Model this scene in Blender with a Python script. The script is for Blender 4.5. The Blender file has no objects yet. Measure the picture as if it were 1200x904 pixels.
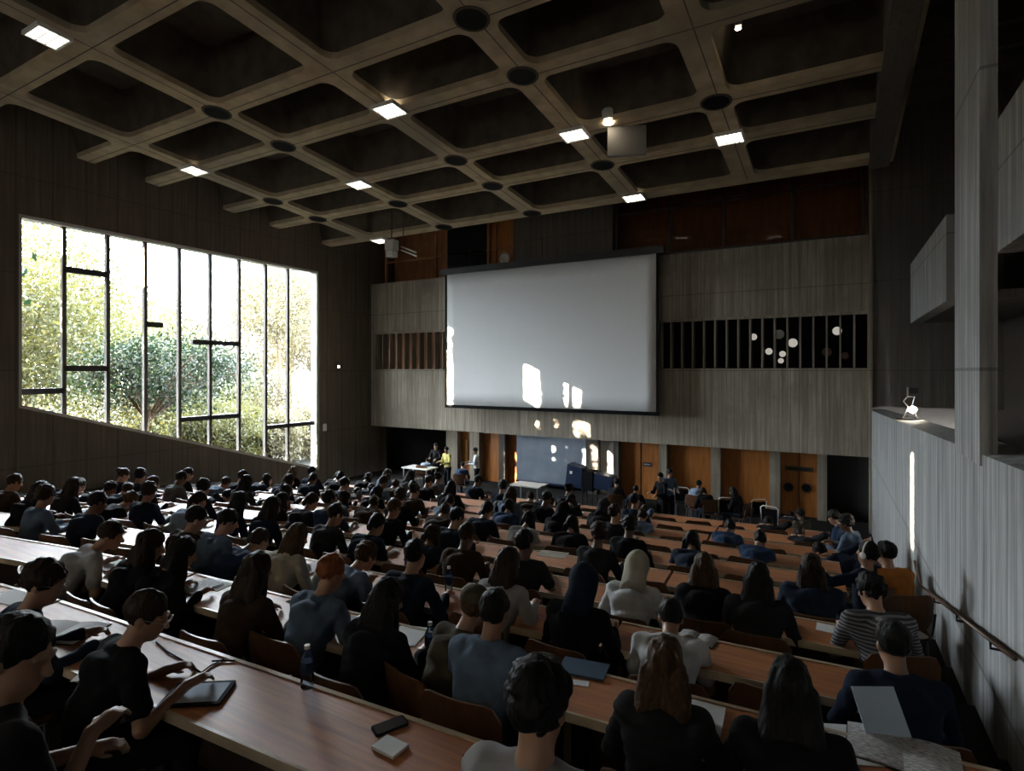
import bpy, bmesh, math, random
import numpy as np
import openvdb
from mathutils import Vector, Matrix
random.seed(7); np.random.seed(7)
C = bpy.context.scene.collection
R = math.radians
# ------------------------------------------------------------------ camera
TH = R(29.6); F = 664.0; HOR = 435.0
cam = bpy.data.objects.new('camera', bpy.data.cameras.new('camera')); C.objects.link(cam)
cam.data.sensor_width = 36; cam.data.lens = F/1200*36
cam.rotation_euler = (R(90), 0, TH); cam.location = (0, 0, 0)
cam.data.shift_y = -(452-HOR)/1200; cam.data.clip_start = .05; cam.data.clip_end = 500
bpy.context.scene.camera = cam
# ------------------------------------------------------------------ world, sun, exposure
SUN_D = Vector((1, 1.07, -.43)).normalized()
W = bpy.data.worlds.new('sky'); bpy.context.scene.world = W; W.use_nodes = True
W.node_tree.nodes['Background'].inputs[0].default_value = (.82, .91, 1.0, 1)
W.node_tree.nodes['Background'].inputs[1].default_value = 56.0
sun = bpy.data.objects.new('sun', bpy.data.lights.new('sun', 'SUN')); C.objects.link(sun)
sun.data.energy = 120; sun.data.angle = R(.27); sun.data.color = (1, .86, .68)
sun.rotation_euler = SUN_D.to_track_quat('-Z', 'Y').to_euler()
sc = bpy.context.scene
sc.view_settings.view_transform = 'Standard'; sc.view_settings.look = 'None'
sc.view_settings.gamma = 1; sc.view_settings.use_curve_mapping = False
sc.view_settings.exposure = 0.35
sc.cycles.use_denoising = True
sc.cycles.max_bounces = 8; sc.cycles.diffuse_bounces = 5; sc.cycles.glossy_bounces = 3
sc.cycles.transparent_max_bounces = 6; sc.cycles.sample_clamp_indirect = 6
sc.cycles.caustics_reflective = False; sc.cycles.caustics_refractive = False
# ------------------------------------------------------------------ geometry of the picture
def ray(u, v):
    a = (u-600)/F; b = (HOR-v)/F
    return Vector((-math.sin(TH)+a*math.cos(TH), math.cos(TH)+a*math.sin(TH), b))
def at_z(u, v, z): d = ray(u, v); return d*(z/d.z)
def at_y(u, v, y): d = ray(u, v); return d*(y/d.y)
def at_x(u, v, x): d = ray(u, v); return d*(x/d.x)
def at_t(u, v, t): return ray(u, v)*t
PH = R(3.1)
RS = Vector((math.cos(PH), math.sin(PH), 0)); RN = Vector((-math.sin(PH), math.cos(PH), 0))
def row(s, y, z=0): p = RS*s+RN*y; p.z = z; return p
def sy(p): return p.dot(RS), p.dot(RN)
NR = 10
def yfar(k): return 2.05+.96*k
def ztop(k): return -(1.28+.13*yfar(k))
def zfl(k): return ztop(k)-.73
D = 18.2; XL = -17.3
def xr(y): return 1.05-.0115*(y-3)
XR = xr(D)
CZ0, CG = 6.2, .081
def cz(y): return CZ0-CG*y
# ------------------------------------------------------------------ materials
M = {}
def mat(name, col, rough=.6, spec=.5, metal=0, emit=None, estr=0, alpha=None):
    m = bpy.data.materials.new(name); m.use_nodes = True
    b = m.node_tree.nodes['Principled BSDF']
    b.inputs['Base Color'].default_value = (*col, 1); b.inputs['Roughness'].default_value = rough
    b.inputs['Specular IOR Level'].default_value = spec; b.inputs['Metallic'].default_value = metal
    if emit: b.inputs['Emission Color'].default_value = (*emit, 1); b.inputs['Emission Strength'].default_value = estr
    M[name] = m; return m
def noisy(name, c1, c2, scale=(1, 1, 1), detail=4, rough=.8, bump=.2, dist=.02, spec=.3, nscale=1.0, lo=.3, hi=.7, coat=0, c3=None, big=.35):
    m = mat(name, c1, rough, spec); nt = m.node_tree; N = nt.nodes; L = nt.links; b = N['Principled BSDF']
    tc = N.new('ShaderNodeTexCoord'); mp = N.new('ShaderNodeMapping'); mp.inputs['Scale'].default_value = scale
    nz = N.new('ShaderNodeTexNoise'); nz.inputs['Scale'].default_value = nscale; nz.inputs['Detail'].default_value = detail
    cr = N.new('ShaderNodeValToRGB'); cr.color_ramp.elements[0].color = (*c1, 1); cr.color_ramp.elements[1].color = (*c2, 1)
    cr.color_ramp.elements[0].position = lo; cr.color_ramp.elements[1].position = hi
    L.new(tc.outputs['Object'], mp.inputs[0]); L.new(mp.outputs[0], nz.inputs['Vector']); L.new(nz.outputs['Fac'], cr.inputs[0])
    out = cr.outputs[0]
    if c3:
        n2 = N.new('ShaderNodeTexNoise'); n2.inputs['Scale'].default_value = big; n2.inputs['Detail'].default_value = 5
        L.new(tc.outputs['Object'], n2.inputs['Vector'])
        r2 = N.new('ShaderNodeValToRGB'); r2.color_ramp.elements[0].position = .42; r2.color_ramp.elements[1].position = .66
        L.new(n2.outputs['Fac'], r2.inputs[0])
        mx = N.new('ShaderNodeMix'); mx.data_type = 'RGBA'; mx.inputs['B'].default_value = (*c3, 1)
        L.new(r2.outputs[0], mx.inputs['Factor']); L.new(out, mx.inputs['A']); out = mx.outputs['Result']
    L.new(out, b.inputs['Base Color'])
    bp = N.new('ShaderNodeBump'); bp.inputs['Strength'].default_value = bump; bp.inputs['Distance'].default_value = dist
    L.new(nz.outputs['Fac'], bp.inputs['Height']); L.new(bp.outputs[0], b.inputs['Normal'])
    if coat: b.inputs['Coat Weight'].default_value = coat; b.inputs['Coat Roughness'].default_value = .58; b.inputs['Coat IOR'].default_value = 1.65
    return m
def concrete(name, c1, c2, c3, axis, rough=.75, boards=5.5):
    """board-formed concrete: fine vertical ribs, board joints and blotches; axis is the horizontal axis of the wall"""
    m = mat(name, c1, rough, .35); nt = m.node_tree; N = nt.nodes; L = nt.links; b = N['Principled BSDF']
    tc = N.new('ShaderNodeTexCoord'); mp = N.new('ShaderNodeMapping')
    mp.inputs['Scale'].default_value = (9, 9, .35)
    nz = N.new('ShaderNodeTexNoise'); nz.inputs['Scale'].default_value = 1.2; nz.inputs['Detail'].default_value = 5; nz.inputs['Roughness'].default_value = .65
    L.new(tc.outputs['Object'], mp.inputs[0]); L.new(mp.outputs[0], nz.inputs['Vector'])
    cr = N.new('ShaderNodeValToRGB'); cr.color_ramp.elements[0].color = (*c1, 1); cr.color_ramp.elements[1].color = (*c2, 1)
    cr.color_ramp.elements[0].position = .3; cr.color_ramp.elements[1].position = .72
    L.new(nz.outputs['Fac'], cr.inputs[0])
    n2 = N.new('ShaderNodeTexNoise'); n2.inputs['Scale'].default_value = .7; n2.inputs['Detail'].default_value = 6; n2.inputs['Roughness'].default_value = .6
    L.new(tc.outputs['Object'], n2.inputs['Vector'])
    r2 = N.new('ShaderNodeValToRGB'); r2.color_ramp.elements[0].position = .45; r2.color_ramp.elements[1].position = .68
    L.new(n2.outputs['Fac'], r2.inputs[0])
    mx = N.new('ShaderNodeMix'); mx.data_type = 'RGBA'; mx.inputs['B'].default_value = (*c3, 1)
    L.new(r2.outputs[0], mx.inputs['Factor']); L.new(cr.outputs[0], mx.inputs['A'])
    # board joints
    sp = N.new('ShaderNodeSeparateXYZ'); L.new(tc.outputs['Object'], sp.inputs[0])
    def joint(sock, freq, w):
        mu = N.new('ShaderNodeMath'); mu.operation = 'MULTIPLY'; mu.inputs[1].default_value = freq; L.new(sock, mu.inputs[0])
        fr = N.new('ShaderNodeMath'); fr.operation = 'FRACT'; L.new(mu.outputs[0], fr.inputs[0])
        lt = N.new('ShaderNodeMath'); lt.operation = 'LESS_THAN'; lt.inputs[1].default_value = w; L.new(fr.outputs[0], lt.inputs[0]); return lt.outputs[0]
    j1 = joint(sp.outputs[axis], boards/1.2, .06); j2 = joint(sp.outputs['Z'], .42, .012)
    mxj = N.new('ShaderNodeMath'); mxj.operation = 'MAXIMUM'; L.new(j1, mxj.inputs[0]); L.new(j2, mxj.inputs[1])
    m2 = N.new('ShaderNodeMix'); m2.data_type = 'RGBA'; m2.inputs['B'].default_value = (c1[0]*.55, c1[1]*.55, c1[2]*.55, 1)
    sc_ = N.new('ShaderNodeMath'); sc_.operation = 'MULTIPLY'; sc_.inputs[1].default_value = .55; L.new(mxj.outputs[0], sc_.inputs[0])
    L.new(sc_.outputs[0], m2.inputs['Factor']); L.new(mx.outputs['Result'], m2.inputs['A']); L.new(m2.outputs['Result'], b.inputs['Base Color'])
    ad = N.new('ShaderNodeMath'); ad.operation = 'SUBTRACT'; L.new(nz.outputs['Fac'], ad.inputs[0]); L.new(sc_.outputs[0], ad.inputs[1])
    bp = N.new('ShaderNodeBump'); bp.inputs['Strength'].default_value = .45; bp.inputs['Distance'].default_value = .02
    L.new(ad.outputs[0], bp.inputs['Height']); L.new(bp.outputs[0], b.inputs['Normal'])
    return m
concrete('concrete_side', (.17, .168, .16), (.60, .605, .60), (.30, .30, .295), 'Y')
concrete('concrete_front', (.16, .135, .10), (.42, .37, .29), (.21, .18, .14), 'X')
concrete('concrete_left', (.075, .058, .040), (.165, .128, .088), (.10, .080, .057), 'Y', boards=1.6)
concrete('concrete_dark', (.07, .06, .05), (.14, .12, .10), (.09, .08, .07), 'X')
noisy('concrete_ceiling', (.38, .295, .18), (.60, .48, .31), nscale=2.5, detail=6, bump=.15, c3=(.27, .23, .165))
noisy('concrete_shaded', (.05, .04, .028), (.095, .075, .052), nscale=3, detail=5, bump=.1)  # ceiling concrete again, with the shade inside the coffers put into its colour
noisy('floor_carpet', (.022, .021, .021), (.04, .038, .036), nscale=30, rough=1, spec=0)
noisy('desk_wood', (.32, .095, .022), (.52, .185, .048), scale=(.8, 14, 14), nscale=3, detail=5, rough=.6, bump=.05, dist=.002, spec=.4, coat=.75)
noisy('desk_trim', (.42, .34, .24), (.55, .45, .32), nscale=8, rough=.35)
noisy('desk_under', (.035, .022, .015), (.06, .036, .024), nscale=4, rough=.6)
noisy('ply', (.075, .032, .015), (.14, .06, .026), scale=(10, 10, 1), nscale=3, rough=.42, spec=.5, bump=.05)
noisy('ply_orange', (.30, .115, .03), (.50, .20, .055), scale=(10, 10, 1), nscale=3, rough=.45, bump=.04)
noisy('door_wood', (.30, .105, .022), (.44, .165, .04), scale=(6, 6, .6), nscale=2, rough=.5, bump=.04)
noisy('panel_brown', (.22, .095, .04), (.34, .15, .065), scale=(4, 4, .6), nscale=2, rough=.35, bump=.03)
noisy('bark', (.035, .024, .015), (.09, .06, .038), scale=(8, 8, 2), nscale=3, rough=.95, bump=.6)
noisy('board_blue', (.20, .235, .29), (.27, .31, .37), nscale=2, detail=6, rough=.5)
mat('steel', (.42, .42, .43), .3, .5, .9); mat('black_metal', (.012, .012, .013), .4); mat('black', (.006, .006, .007), .8, .08)
mat('screen_cloth', (.76, .77, .77), .75); mat('paper', (.78, .78, .76), .8); mat('paper_blue', (.50, .60, .74), .8)
noisy('print', (.18, .17, .16), (.72, .70, .67), scale=(12, 40, 1), nscale=3, rough=.7, bump=0)
mat('frame_metal', (.10, .085, .07), .6, .3, .0); mat('frame_dark', (.03, .026, .022), .5); mat('frame_light', (.55, .52, .48), .4)
mat('white_plastic', (.75, .75, .72), .4); mat('navy_paint', (.016, .028, .06), .3); mat('blue_folder', (.06, .11, .17), .5)
mat('lamp_glow', (1, 1, 1), .5, emit=(1, .9, .74), estr=9); mat('flood_glow', (1, 1, 1), .5, emit=(1, .9, .72), estr=110)
mat('spot_glow', (1, 1, 1), .5, emit=(1, .82, .6), estr=20); mat('dim_glow', (.5, .5, .5), .5, emit=(.9, .85, .75), estr=.35)
mat('brass', (.45, .30, .10), .35, .5, .9); mat('tablet', (.02, .02, .025), .15); mat('eye_white', (.7, .68, .64), .3)
mat('panel_grey', (.20, .20, .19), .8); mat('panel_dark', (.045, .033, .024), .7); mat('recess_shade', (.007, .007, .006), 1, .05); mat('dark_glass', (.02, .016, .013), .08, .6)
def glassy(name, col, tr=.85):
    m = bpy.data.materials.new(name); m.use_nodes = True; nt = m.node_tree; nt.nodes.clear()
    o = nt.nodes.new('ShaderNodeOutputMaterial'); mx = nt.nodes.new('ShaderNodeMixShader'); t = nt.nodes.new('ShaderNodeBsdfTransparent'); g = nt.nodes.new('ShaderNodeBsdfGlossy')
    t.inputs[0].default_value = (*col, 1); g.inputs['Roughness'].default_value = .03
    fr = nt.nodes.new('ShaderNodeFresnel'); fr.inputs[0].default_value = 1.45
    nt.links.new(fr.outputs[0], mx.inputs[0]); nt.links.new(t.outputs[0], mx.inputs[1]); nt.links.new(g.outputs[0], mx.inputs[2]); nt.links.new(mx.outputs[0], o.inputs[0])
    M[name] = m; return m
glassy('window_glass', (.97, .98, .97)); glassy('brown_glass', (.85, .75, .66)); glassy('bottle_plastic', (.75, .85, .95))
def leafmat(name, c1, c2, tr):
    m = noisy(name, c1, c2, nscale=.8, rough=.55, bump=0); nt = m.node_tree; b = nt.nodes['Principled BSDF']
    t = nt.nodes.new('ShaderNodeBsdfTranslucent'); t.inputs[0].default_value = (*tr, 1); mx = nt.nodes.new('ShaderNodeMixShader'); mx.inputs[0].default_value = .45
    o = nt.nodes['Material Output']; nt.links.new(b.outputs[0], mx.inputs[1]); nt.links.new(t.outputs[0], mx.inputs[2]); nt.links.new(mx.outputs[0], o.inputs[0])
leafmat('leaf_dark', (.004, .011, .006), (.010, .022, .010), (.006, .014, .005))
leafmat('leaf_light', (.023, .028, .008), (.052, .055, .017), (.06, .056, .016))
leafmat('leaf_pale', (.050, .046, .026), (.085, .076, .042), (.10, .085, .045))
noisy('grass', (.003, .004, .001), (.007, .007, .003), nscale=3, rough=.9)
SKIN = [mat('skin_a', (.34, .19, .12), .5), mat('skin_b', (.25, .13, .08), .5), mat('skin_c', (.12, .06, .035), .5)]
for n, c in dict(black=(.014, .014, .017), navy=(.018, .028, .055), blue=(.04, .075, .16), denim=(.03, .048, .085), steel_blue=(.12, .17, .25), pale_blue=(.30, .38, .50),
                 grey=(.17, .17, .18), light_grey=(.36, .36, .37), white=(.68, .69, .70), brown=(.07, .042, .026), green=(.018, .07, .045), orange=(.45, .16, .035),
                 charcoal=(.035, .035, .04), cream=(.48, .44, .36), yellow=(.62, .55, .20), khaki=(.13, .11, .075)).items():
    c = tuple(x*(.55 if max(c) < .2 else .8) for x in c)
    noisy('cloth_'+n, tuple(x*.8 for x in c), tuple(min(1, x*1.2) for x in c), nscale=7, rough=.92, bump=.6, dist=.02, spec=.12)
for n, c in dict(black=(.008, .007, .007), dark_brown=(.022, .013, .008), brown=(.06, .032, .016), ginger=(.22, .065, .02), blond=(.30, .20, .10), grey=(.25, .25, .26)).items():
    noisy('hair_'+n, tuple(x*.6 for x in c), tuple(x*1.4 for x in c), scale=(40, 40, 5), nscale=1.5, rough=.55, bump=.9, dist=.012, spec=.14)
# striped shirt
def striped(name, c1, c2, f):
    m = mat(name, c1, .9, .15); nt = m.node_tree; N = nt.nodes; L = nt.links
    tc = N.new('ShaderNodeTexCoord'); w = N.new('ShaderNodeTexWave'); w.bands_direction = 'Z'; w.inputs['Scale'].default_value = f
    cr = N.new('ShaderNodeValToRGB'); cr.color_ramp.elements[0].color = (*c1, 1); cr.color_ramp.elements[1].color = (*c2, 1)
    cr.color_ramp.elements[0].position = .45; cr.color_ramp.elements[1].position = .6
    L.new(tc.outputs['Object'], w.inputs[0]); L.new(w.outputs[0], cr.inputs[0]); L.new(cr.outputs[0], N['Principled BSDF'].inputs['Base Color'])
striped('cloth_striped', (.05, .05, .06), (.22, .22, .24), 12)
# ------------------------------------------------------------------ object helpers
def link(name, me, parent=None, m=None):
    o = bpy.data.objects.new(name, me); C.objects.link(o)
    if parent is not None: o.parent = parent
    if m is not None: me.materials.append(M[m] if isinstance(m, str) else m)
    return o
def empty(name, loc=(0, 0, 0), rz=0):
    o = bpy.data.objects.new(name, None); C.objects.link(o); o.location = loc; o.rotation_euler = (0, 0, rz); o.empty_display_size = .1; return o
def tag(o, label, cat, group=None):
    o['label'] = label; o['category'] = cat
    if group: o['group'] = group
    return o
def struct(o): o['kind'] = 'structure'; return o
class MB:
    def __init__(s): s.v = []; s.f = []
    def add(s, vs, fs):
        n = len(s.v); s.v += [tuple(x) for x in vs]; s.f += [[i+n for i in f] for f in fs]; return s
    def box(s, a, b):
        x0, y0, z0 = a; x1, y1, z1 = b
        return s.add([(x0, y0, z0), (x1, y0, z0), (x1, y1, z0), (x0, y1, z0), (x0, y0, z1), (x1, y0, z1), (x1, y1, z1), (x0, y1, z1)],
                     [(0, 3, 2, 1), (4, 5, 6, 7), (0, 1, 5, 4), (1, 2, 6, 5), (2, 3, 7, 6), (3, 0, 4, 7)])
    def hexa(s, p): return s.add(p, [(0, 3, 2, 1), (4, 5, 6, 7), (0, 1, 5, 4), (1, 2, 6, 5), (2, 3, 7, 6), (3, 0, 4, 7)])
    def tube(s, pts, r, n=8, taper=None, cap=True):
        pts = [Vector(p) for p in pts]; rings = []
        for i, p in enumerate(pts):
            d = (pts[min(i+1, len(pts)-1)]-pts[max(i-1, 0)]).normalized()
            a = d.orthogonal().normalized() if i == 0 else (pa-d*pa.dot(d)).normalized()
            pa = a; b = d.cross(a); rr = r if taper is None else r+(taper-r)*i/(len(pts)-1)
            rings.append([p+(a*math.cos(2*math.pi*j/n)+b*math.sin(2*math.pi*j/n))*rr for j in range(n)])
        vs = [q for rg in rings for q in rg]; fs = []
        for i in range(len(pts)-1):
            for j in range(n): fs.append((i*n+j, i*n+(j+1) % n, (i+1)*n+(j+1) % n, (i+1)*n+j))
        if cap: fs += [tuple(range(n))[::-1], tuple((len(pts)-1)*n+j for j in range(n))]
        return s.add(vs, fs)
    def lathe(s, prof, c=(0, 0, 0), n=16):
        vs = []; fs = []
        for (r, z) in prof:
            for j in range(n): vs.append((c[0]+r*math.cos(2*math.pi*j/n), c[1]+r*math.sin(2*math.pi*j/n), c[2]+z))
        for i in range(len(prof)-1):
            for j in range(n): fs.append((i*n+j, i*n+(j+1) % n, (i+1)*n+(j+1) % n, (i+1)*n+j))
        fs += [tuple(range(n))[::-1], tuple((len(prof)-1)*n+j for j in range(n))]
        return s.add(vs, fs)
    def prism(s, poly, z0, z1):
        n = len(poly); vs = [(x, y, z0) for x, y in poly]+[(x, y, z1) for x, y in poly]
        return s.add(vs, [tuple(range(n))[::-1], tuple(range(n, 2*n))]+[(i, (i+1) % n, (i+1) % n+n, i+n) for i in range(n)])
    def mesh(s, name, smooth=False, bevel=0):
        me = bpy.data.meshes.new(name); me.from_pydata(s.v, [], s.f)
        if bevel:
            bm = bmesh.new(); bm.from_mesh(me); bmesh.ops.recalc_face_normals(bm, faces=bm.faces)
            bmesh.ops.bevel(bm, geom=[e for e in bm.edges], offset=bevel, segments=2, affect='EDGES', clamp_overlap=True); bm.to_mesh(me); bm.free()
        me.update()
        if smooth: me.shade_smooth()
        return me
    def build(s, name, m, parent=None, smooth=False, bevel=0): return link(name, s.mesh(name, smooth, bevel), parent, m)
def rrect(w, h, r, n=5):
    pts = []
    for cx, cy, a0 in ((w/2-r, h/2-r, 0), (-w/2+r, h/2-r, 90), (-w/2+r, -h/2+r, 180), (w/2-r, -h/2+r, 270)):
        for i in range(n+1): a = R(a0+90*i/n); pts.append((cx+r*math.cos(a), cy+r*math.sin(a)))
    return pts
def copy_tree(o, parent=None):
    c = o.copy(); C.objects.link(c)
    if parent is not None: c.parent = parent
    for ch in o.children: copy_tree(ch, c)
    return c
ORD = ['zeroth', 'first', 'second', 'third', 'fourth', 'fifth', 'sixth', 'seventh', 'eighth', 'ninth', 'tenth', 'eleventh', 'twelfth', 'thirteenth', 'fourteenth', 'fifteenth',
       'sixteenth', 'seventeenth', 'eighteenth', 'nineteenth', 'twentieth', 'twenty-first', 'twenty-second', 'twenty-third', 'twenty-fourth', 'twenty-fifth']
# ================================================================== THE HALL
# floor: terraces that step down towards the front, cut to the side walls
fl = MB()
ys = [-13]+[yfar(k)-.94 for k in range(NR)]+[yfar(NR-1)+.3, 12.0, 12.9, 13.8]
zs = [zfl(0)+.13]+[zfl(k) for k in range(NR)]+[zfl(NR-1)-.13, -3.85, -4.05, -4.35]
for i, y0 in enumerate(ys):
    y1 = ys[i+1] if i+1 < len(ys) else 21.5
    def lim(y): return (XL+.055*y, 1.42+.045*y)
    a0, b0 = lim(y0); a1, b1 = lim(y1)
    z = zs[i]; lo = -4.9
    P = [row(a0, y0, lo), row(b0, y0, lo), row(b1, y1, lo), row(a1, y1, lo), row(a0, y0, z), row(b0, y0, z), row(b1, y1, z), row(a1, y1, z)]
    fl.hexa(P)
struct(fl.build('floor', 'floor_carpet'))
# left wall with the big raked window opening
WY0, WY1 = at_x(22, 300, XL).y, at_x(374, 300, XL).y
WT = 3.85; WB0, WB1 = at_x(22, 478, XL).z, at_x(374, 551, XL).z
def wallquad(mb, pts, th):   # pts in (y,z) on x=XL, thickness outwards
    vs = [(XL, y, z) for y, z in pts]+[(XL-th, y, z) for y, z in pts]; n = len(pts)
    mb.add(vs, [tuple(range(n)), tuple(range(n, 2*n))[::-1]]+[(i, i+n, (i+1) % n+n, (i+1) % n) for i in range(n)])
def slot(u0, v0, u1, v1):
    q = []
    for u, v in ((u0, v0), (u1, v1)):
        p = at_x(u, v, 1.0); p = at_x(u, v, xr(p.y)); q.append(p-SUN_D*((p.x-XL)/SUN_D.x))
    ya, yb = sorted((q[0].y, q[1].y)); za, zb = sorted((q[0].z, q[1].z)); return (ya-.34, yb, za, min(zb+.17, 7.0))
SL = [slot(1067, 530, 1071, 645), slot(1192, 650, 1193, 700)]    # unseen openings added at the back, shaped to throw sun streaks on the right wall
wl = MB(); TZ = 9.0
ycuts = [-18]; 
for a, b, c, d in sorted(SL): 
    wallquad(wl, [(ycuts[-1], -5), (a, -5), (a, TZ), (ycuts[-1], TZ)], .4)
    wallquad(wl, [(a, -5), (b, -5), (b, c), (a, c)], .4); wallquad(wl, [(a, d), (b, d), (b, TZ), (a, TZ)], .4)
    ycuts.append(b)
wallquad(wl, [(ycuts[-1], -5), (WY0, -5), (WY0, TZ), (ycuts[-1], TZ)], .4)
wallquad(wl, [(WY0, -5), (WY1, -5), (WY1, WB1), (WY0, WB0)], .4)
wallquad(wl, [(WY0, WT), (WY1, WT), (WY1, TZ), (WY0, TZ)], .4)
wallquad(wl, [(WY1, -5), (20, -5), (20, TZ), (WY1, TZ)], .4)
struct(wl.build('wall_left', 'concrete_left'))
# window frame, mullions, panes
def wz(y): return WB0+(WB1-WB0)*(y-WY0)/(WY1-WY0)
wf = struct(empty('window_1', (XL, WY0, 0)))
fx0, fx1 = XL-.30, XL-.18
def yz_bar(mb, y0, z0, y1, z1, w, xa=fx0, xb=fx1):
    d = Vector((0, y1-y0, z1-z0)).normalized(); n = Vector((0, -d.z, d.y))*w/2
    a = Vector((0, y0, z0)); b = Vector((0, y1, z1)); o = Vector((-XL, -WY0, 0))
    P = []
    for x in (xa, xb):
        for q in (a-n, b-n, b+n, a+n): P.append(Vector((x, q.y, q.z))+o)
    mb.hexa(P)
fr = MB()
for (y0, z0, y1, z1) in ((WY0, WB0, WY0, WT), (WY0, WT, WY1, WT), (WY1, WT, WY1, WB1), (WY1, WB1, WY0, WB0)): yz_bar(fr, y0, z0, y1, z1, .16, XL-.36, XL-.05)
struct(fr.build('window_frame', 'frame_light', wf))
MU = [at_x(u, 400, XL).y for u in (79.5, 131, 175, 215, 251, 285, 316, 342, 369)]
for y in MU[:8]:
    mb = MB(); yz_bar(mb, y, wz(y), y, WT, .09); struct(mb.build('mullion', 'frame_metal', wf))
for ya, yb, v in ((WY0, MU[0], 459), (MU[0], MU[1], 318), (MU[0], MU[1], 432), (MU[2], MU[3]-.5, 381), (MU[3]+.4, MU[5], 402), (MU[3], MU[5], 490), (MU[6], WY1, 499)):
    u = {459: 50, 318: 105, 432: 105, 381: 195, 402: 260, 490: 250, 499: 343}[v]
    z = at_x(u, v, XL).z; mb = MB(); yz_bar(mb, ya, z, yb, z, .15); struct(mb.build('transom', 'frame_dark', wf))
gl = MB(); o_ = Vector((-XL, -WY0, 0))
gl.add([Vector((XL-.24, y, z))+o_ for y, z in ((WY0, WB0), (WY1, WB1), (WY1, WT), (WY0, WT))], [(0, 1, 2, 3)]); struct(gl.build('window_pane', 'window_glass', wf))
# sky portals in the openings
def portal(y0, y1, z0, z1):
    l = bpy.data.lights.new('window_portal', 'AREA'); l.shape = 'RECTANGLE'; l.size = y1-y0; l.size_y = z1-z0
    l.cycles.is_portal = True; o = bpy.data.objects.new('window_portal', l); C.objects.link(o)
    o.location = (XL-.45, (y0+y1)/2, (z0+z1)/2); o.rotation_euler = (R(90), 0, R(-90))
portal(WY0, WY1, WB1, WT)
# right wall: parapet, pillar, gallery behind
def zpar(y): return -.62-.033*(y-4.5) if y > 4.5 else -.62
rw = MB()
for ya, yb in ((-18, 4.5), (4.5, 18.9)):
    A = [(xr(ya), ya), (xr(ya)+.36, ya), (xr(yb)+.36, yb), (xr(yb), yb)]
    rw.hexa([(x, y, -5) for x, y in A]+[(x, y, zpar(y)+(.0 if x < 1.2 else .03)) for x, y in A])
struct(rw.build('wall_right', 'concrete_side'))
pl = MB(); y0, y1 = 5.72, 6.78
pl.box((xr(6.2)-.012, y0, -.75), (xr(6.2)+.10, y1, 7.2)); struct(pl.build('pillar', 'concrete_side'))
gw = MB(); gw.box((3.6, -18, -5), (3.8, 21, 9)); gw.box((XL-.4, 20.2, -5), (3.8, 20.5, 9)); gw.box((XR, D+1.2, -5), (3.7, D+1.4, 9)); struct(gw.build('wall_gallery', 'panel_dark'))
gf = MB(); gf.box((1.3, -18, -1.9), (3.7, 18.9, -1.75)); struct(gf.build('floor_gallery', 'floor_carpet'))
for (ya, yb, za, zb, lab) in ((12.3, 17.6, 1.22, 2.72, 'pale concrete balcony front hung behind the pillar towards the front wall'), (-2, 8.85, 1.42, 3.0, 'pale concrete balcony front hung nearest the camera at the right edge')):
    fb = MB(); fb.box((1.7, ya, za), (1.95, yb, zb)); tag(fb.build('balcony_front', 'concrete_side'), lab, 'balcony')
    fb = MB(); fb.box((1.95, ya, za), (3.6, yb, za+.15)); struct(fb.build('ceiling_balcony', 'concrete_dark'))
gc = MB(); gc.box((.98, -18, 6.9), (3.8, 19.5, 7.1))
for i in range(18):
    y = -2+i*1.1; gc.box((.98, y, 6.82), (3.7, y+.08, 6.9))
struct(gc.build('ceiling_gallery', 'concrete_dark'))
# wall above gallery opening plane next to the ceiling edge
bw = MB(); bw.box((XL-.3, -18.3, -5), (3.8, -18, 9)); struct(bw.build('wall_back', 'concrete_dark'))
# front wall bulkhead with the slotted band
ZB, ZS0, ZS1, ZL = -2.35, .08, 1.58, 3.72
XR = xr(D)
fw = MB()
sx0, sx1 = at_y(440, 400, D).x, at_y(524, 400, D).x; tx0, tx1 = at_y(774, 400, D).x, at_y(1018, 400, D).x
fw.box((XL, D, ZB), (XR, D+.35, ZS0)); fw.box((XL, D, ZS1), (XR, D+.35, ZL))
fw.box((XL, D, ZS0), (sx0, D+.35, ZS1)); fw.box((sx1+1.0, D, ZS0), (tx0, D+.35, ZS1)); fw.box((tx1, D, ZS0), (XR, D+.35, ZS1))
fw.box((XL, D+.35, ZB), (XR, D+.9, ZB+.2))
fw.box((XL, D+.35, ZL-.2), (XR, D+1.6, ZL))
struct(fw.build('wall_front', 'concrete_front'))
# return wall at the end of the gallery
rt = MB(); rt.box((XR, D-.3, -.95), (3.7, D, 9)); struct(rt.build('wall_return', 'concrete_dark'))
tr = MB(); tr.box((XR-.05, D-.34, -4.4), (XR+.02, D-.02, 6.5)); struct(tr.build('trim_1', 'concrete_front'))
def slats(x0, x1, n, lab, m, deep):
    e = empty('slatted_opening', (x0, D, ZS0)); tag(e, lab, 'louvre')
    b = MB(); b.box((-.02, .5, -.05), (x1-x0+.02, .55, ZS1-ZS0+.05)); b.build('back_panel', deep, e)
    for i in range(n+1):
        x = (x1-x0)*i/n; s = MB(); s.box((x-.022, .0, 0), (x+.022, .30, ZS1-ZS0)); s.build('slat', m, e)
    s = MB(); s.box((-.03, -.03, ZS1-ZS0-.02), (x1-x0+.03, .02, ZS1-ZS0+.06)); s.build('top_rail', m, e)
    return e
slats(sx0, sx1+.95, 12, 'row of upright wooden slats in the front wall left of the screen', 'concrete_front', 'panel_brown')
slats(tx0, tx1, 17, 'long row of upright slats over a black opening right of the screen', 'concrete_front', 'black')
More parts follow.
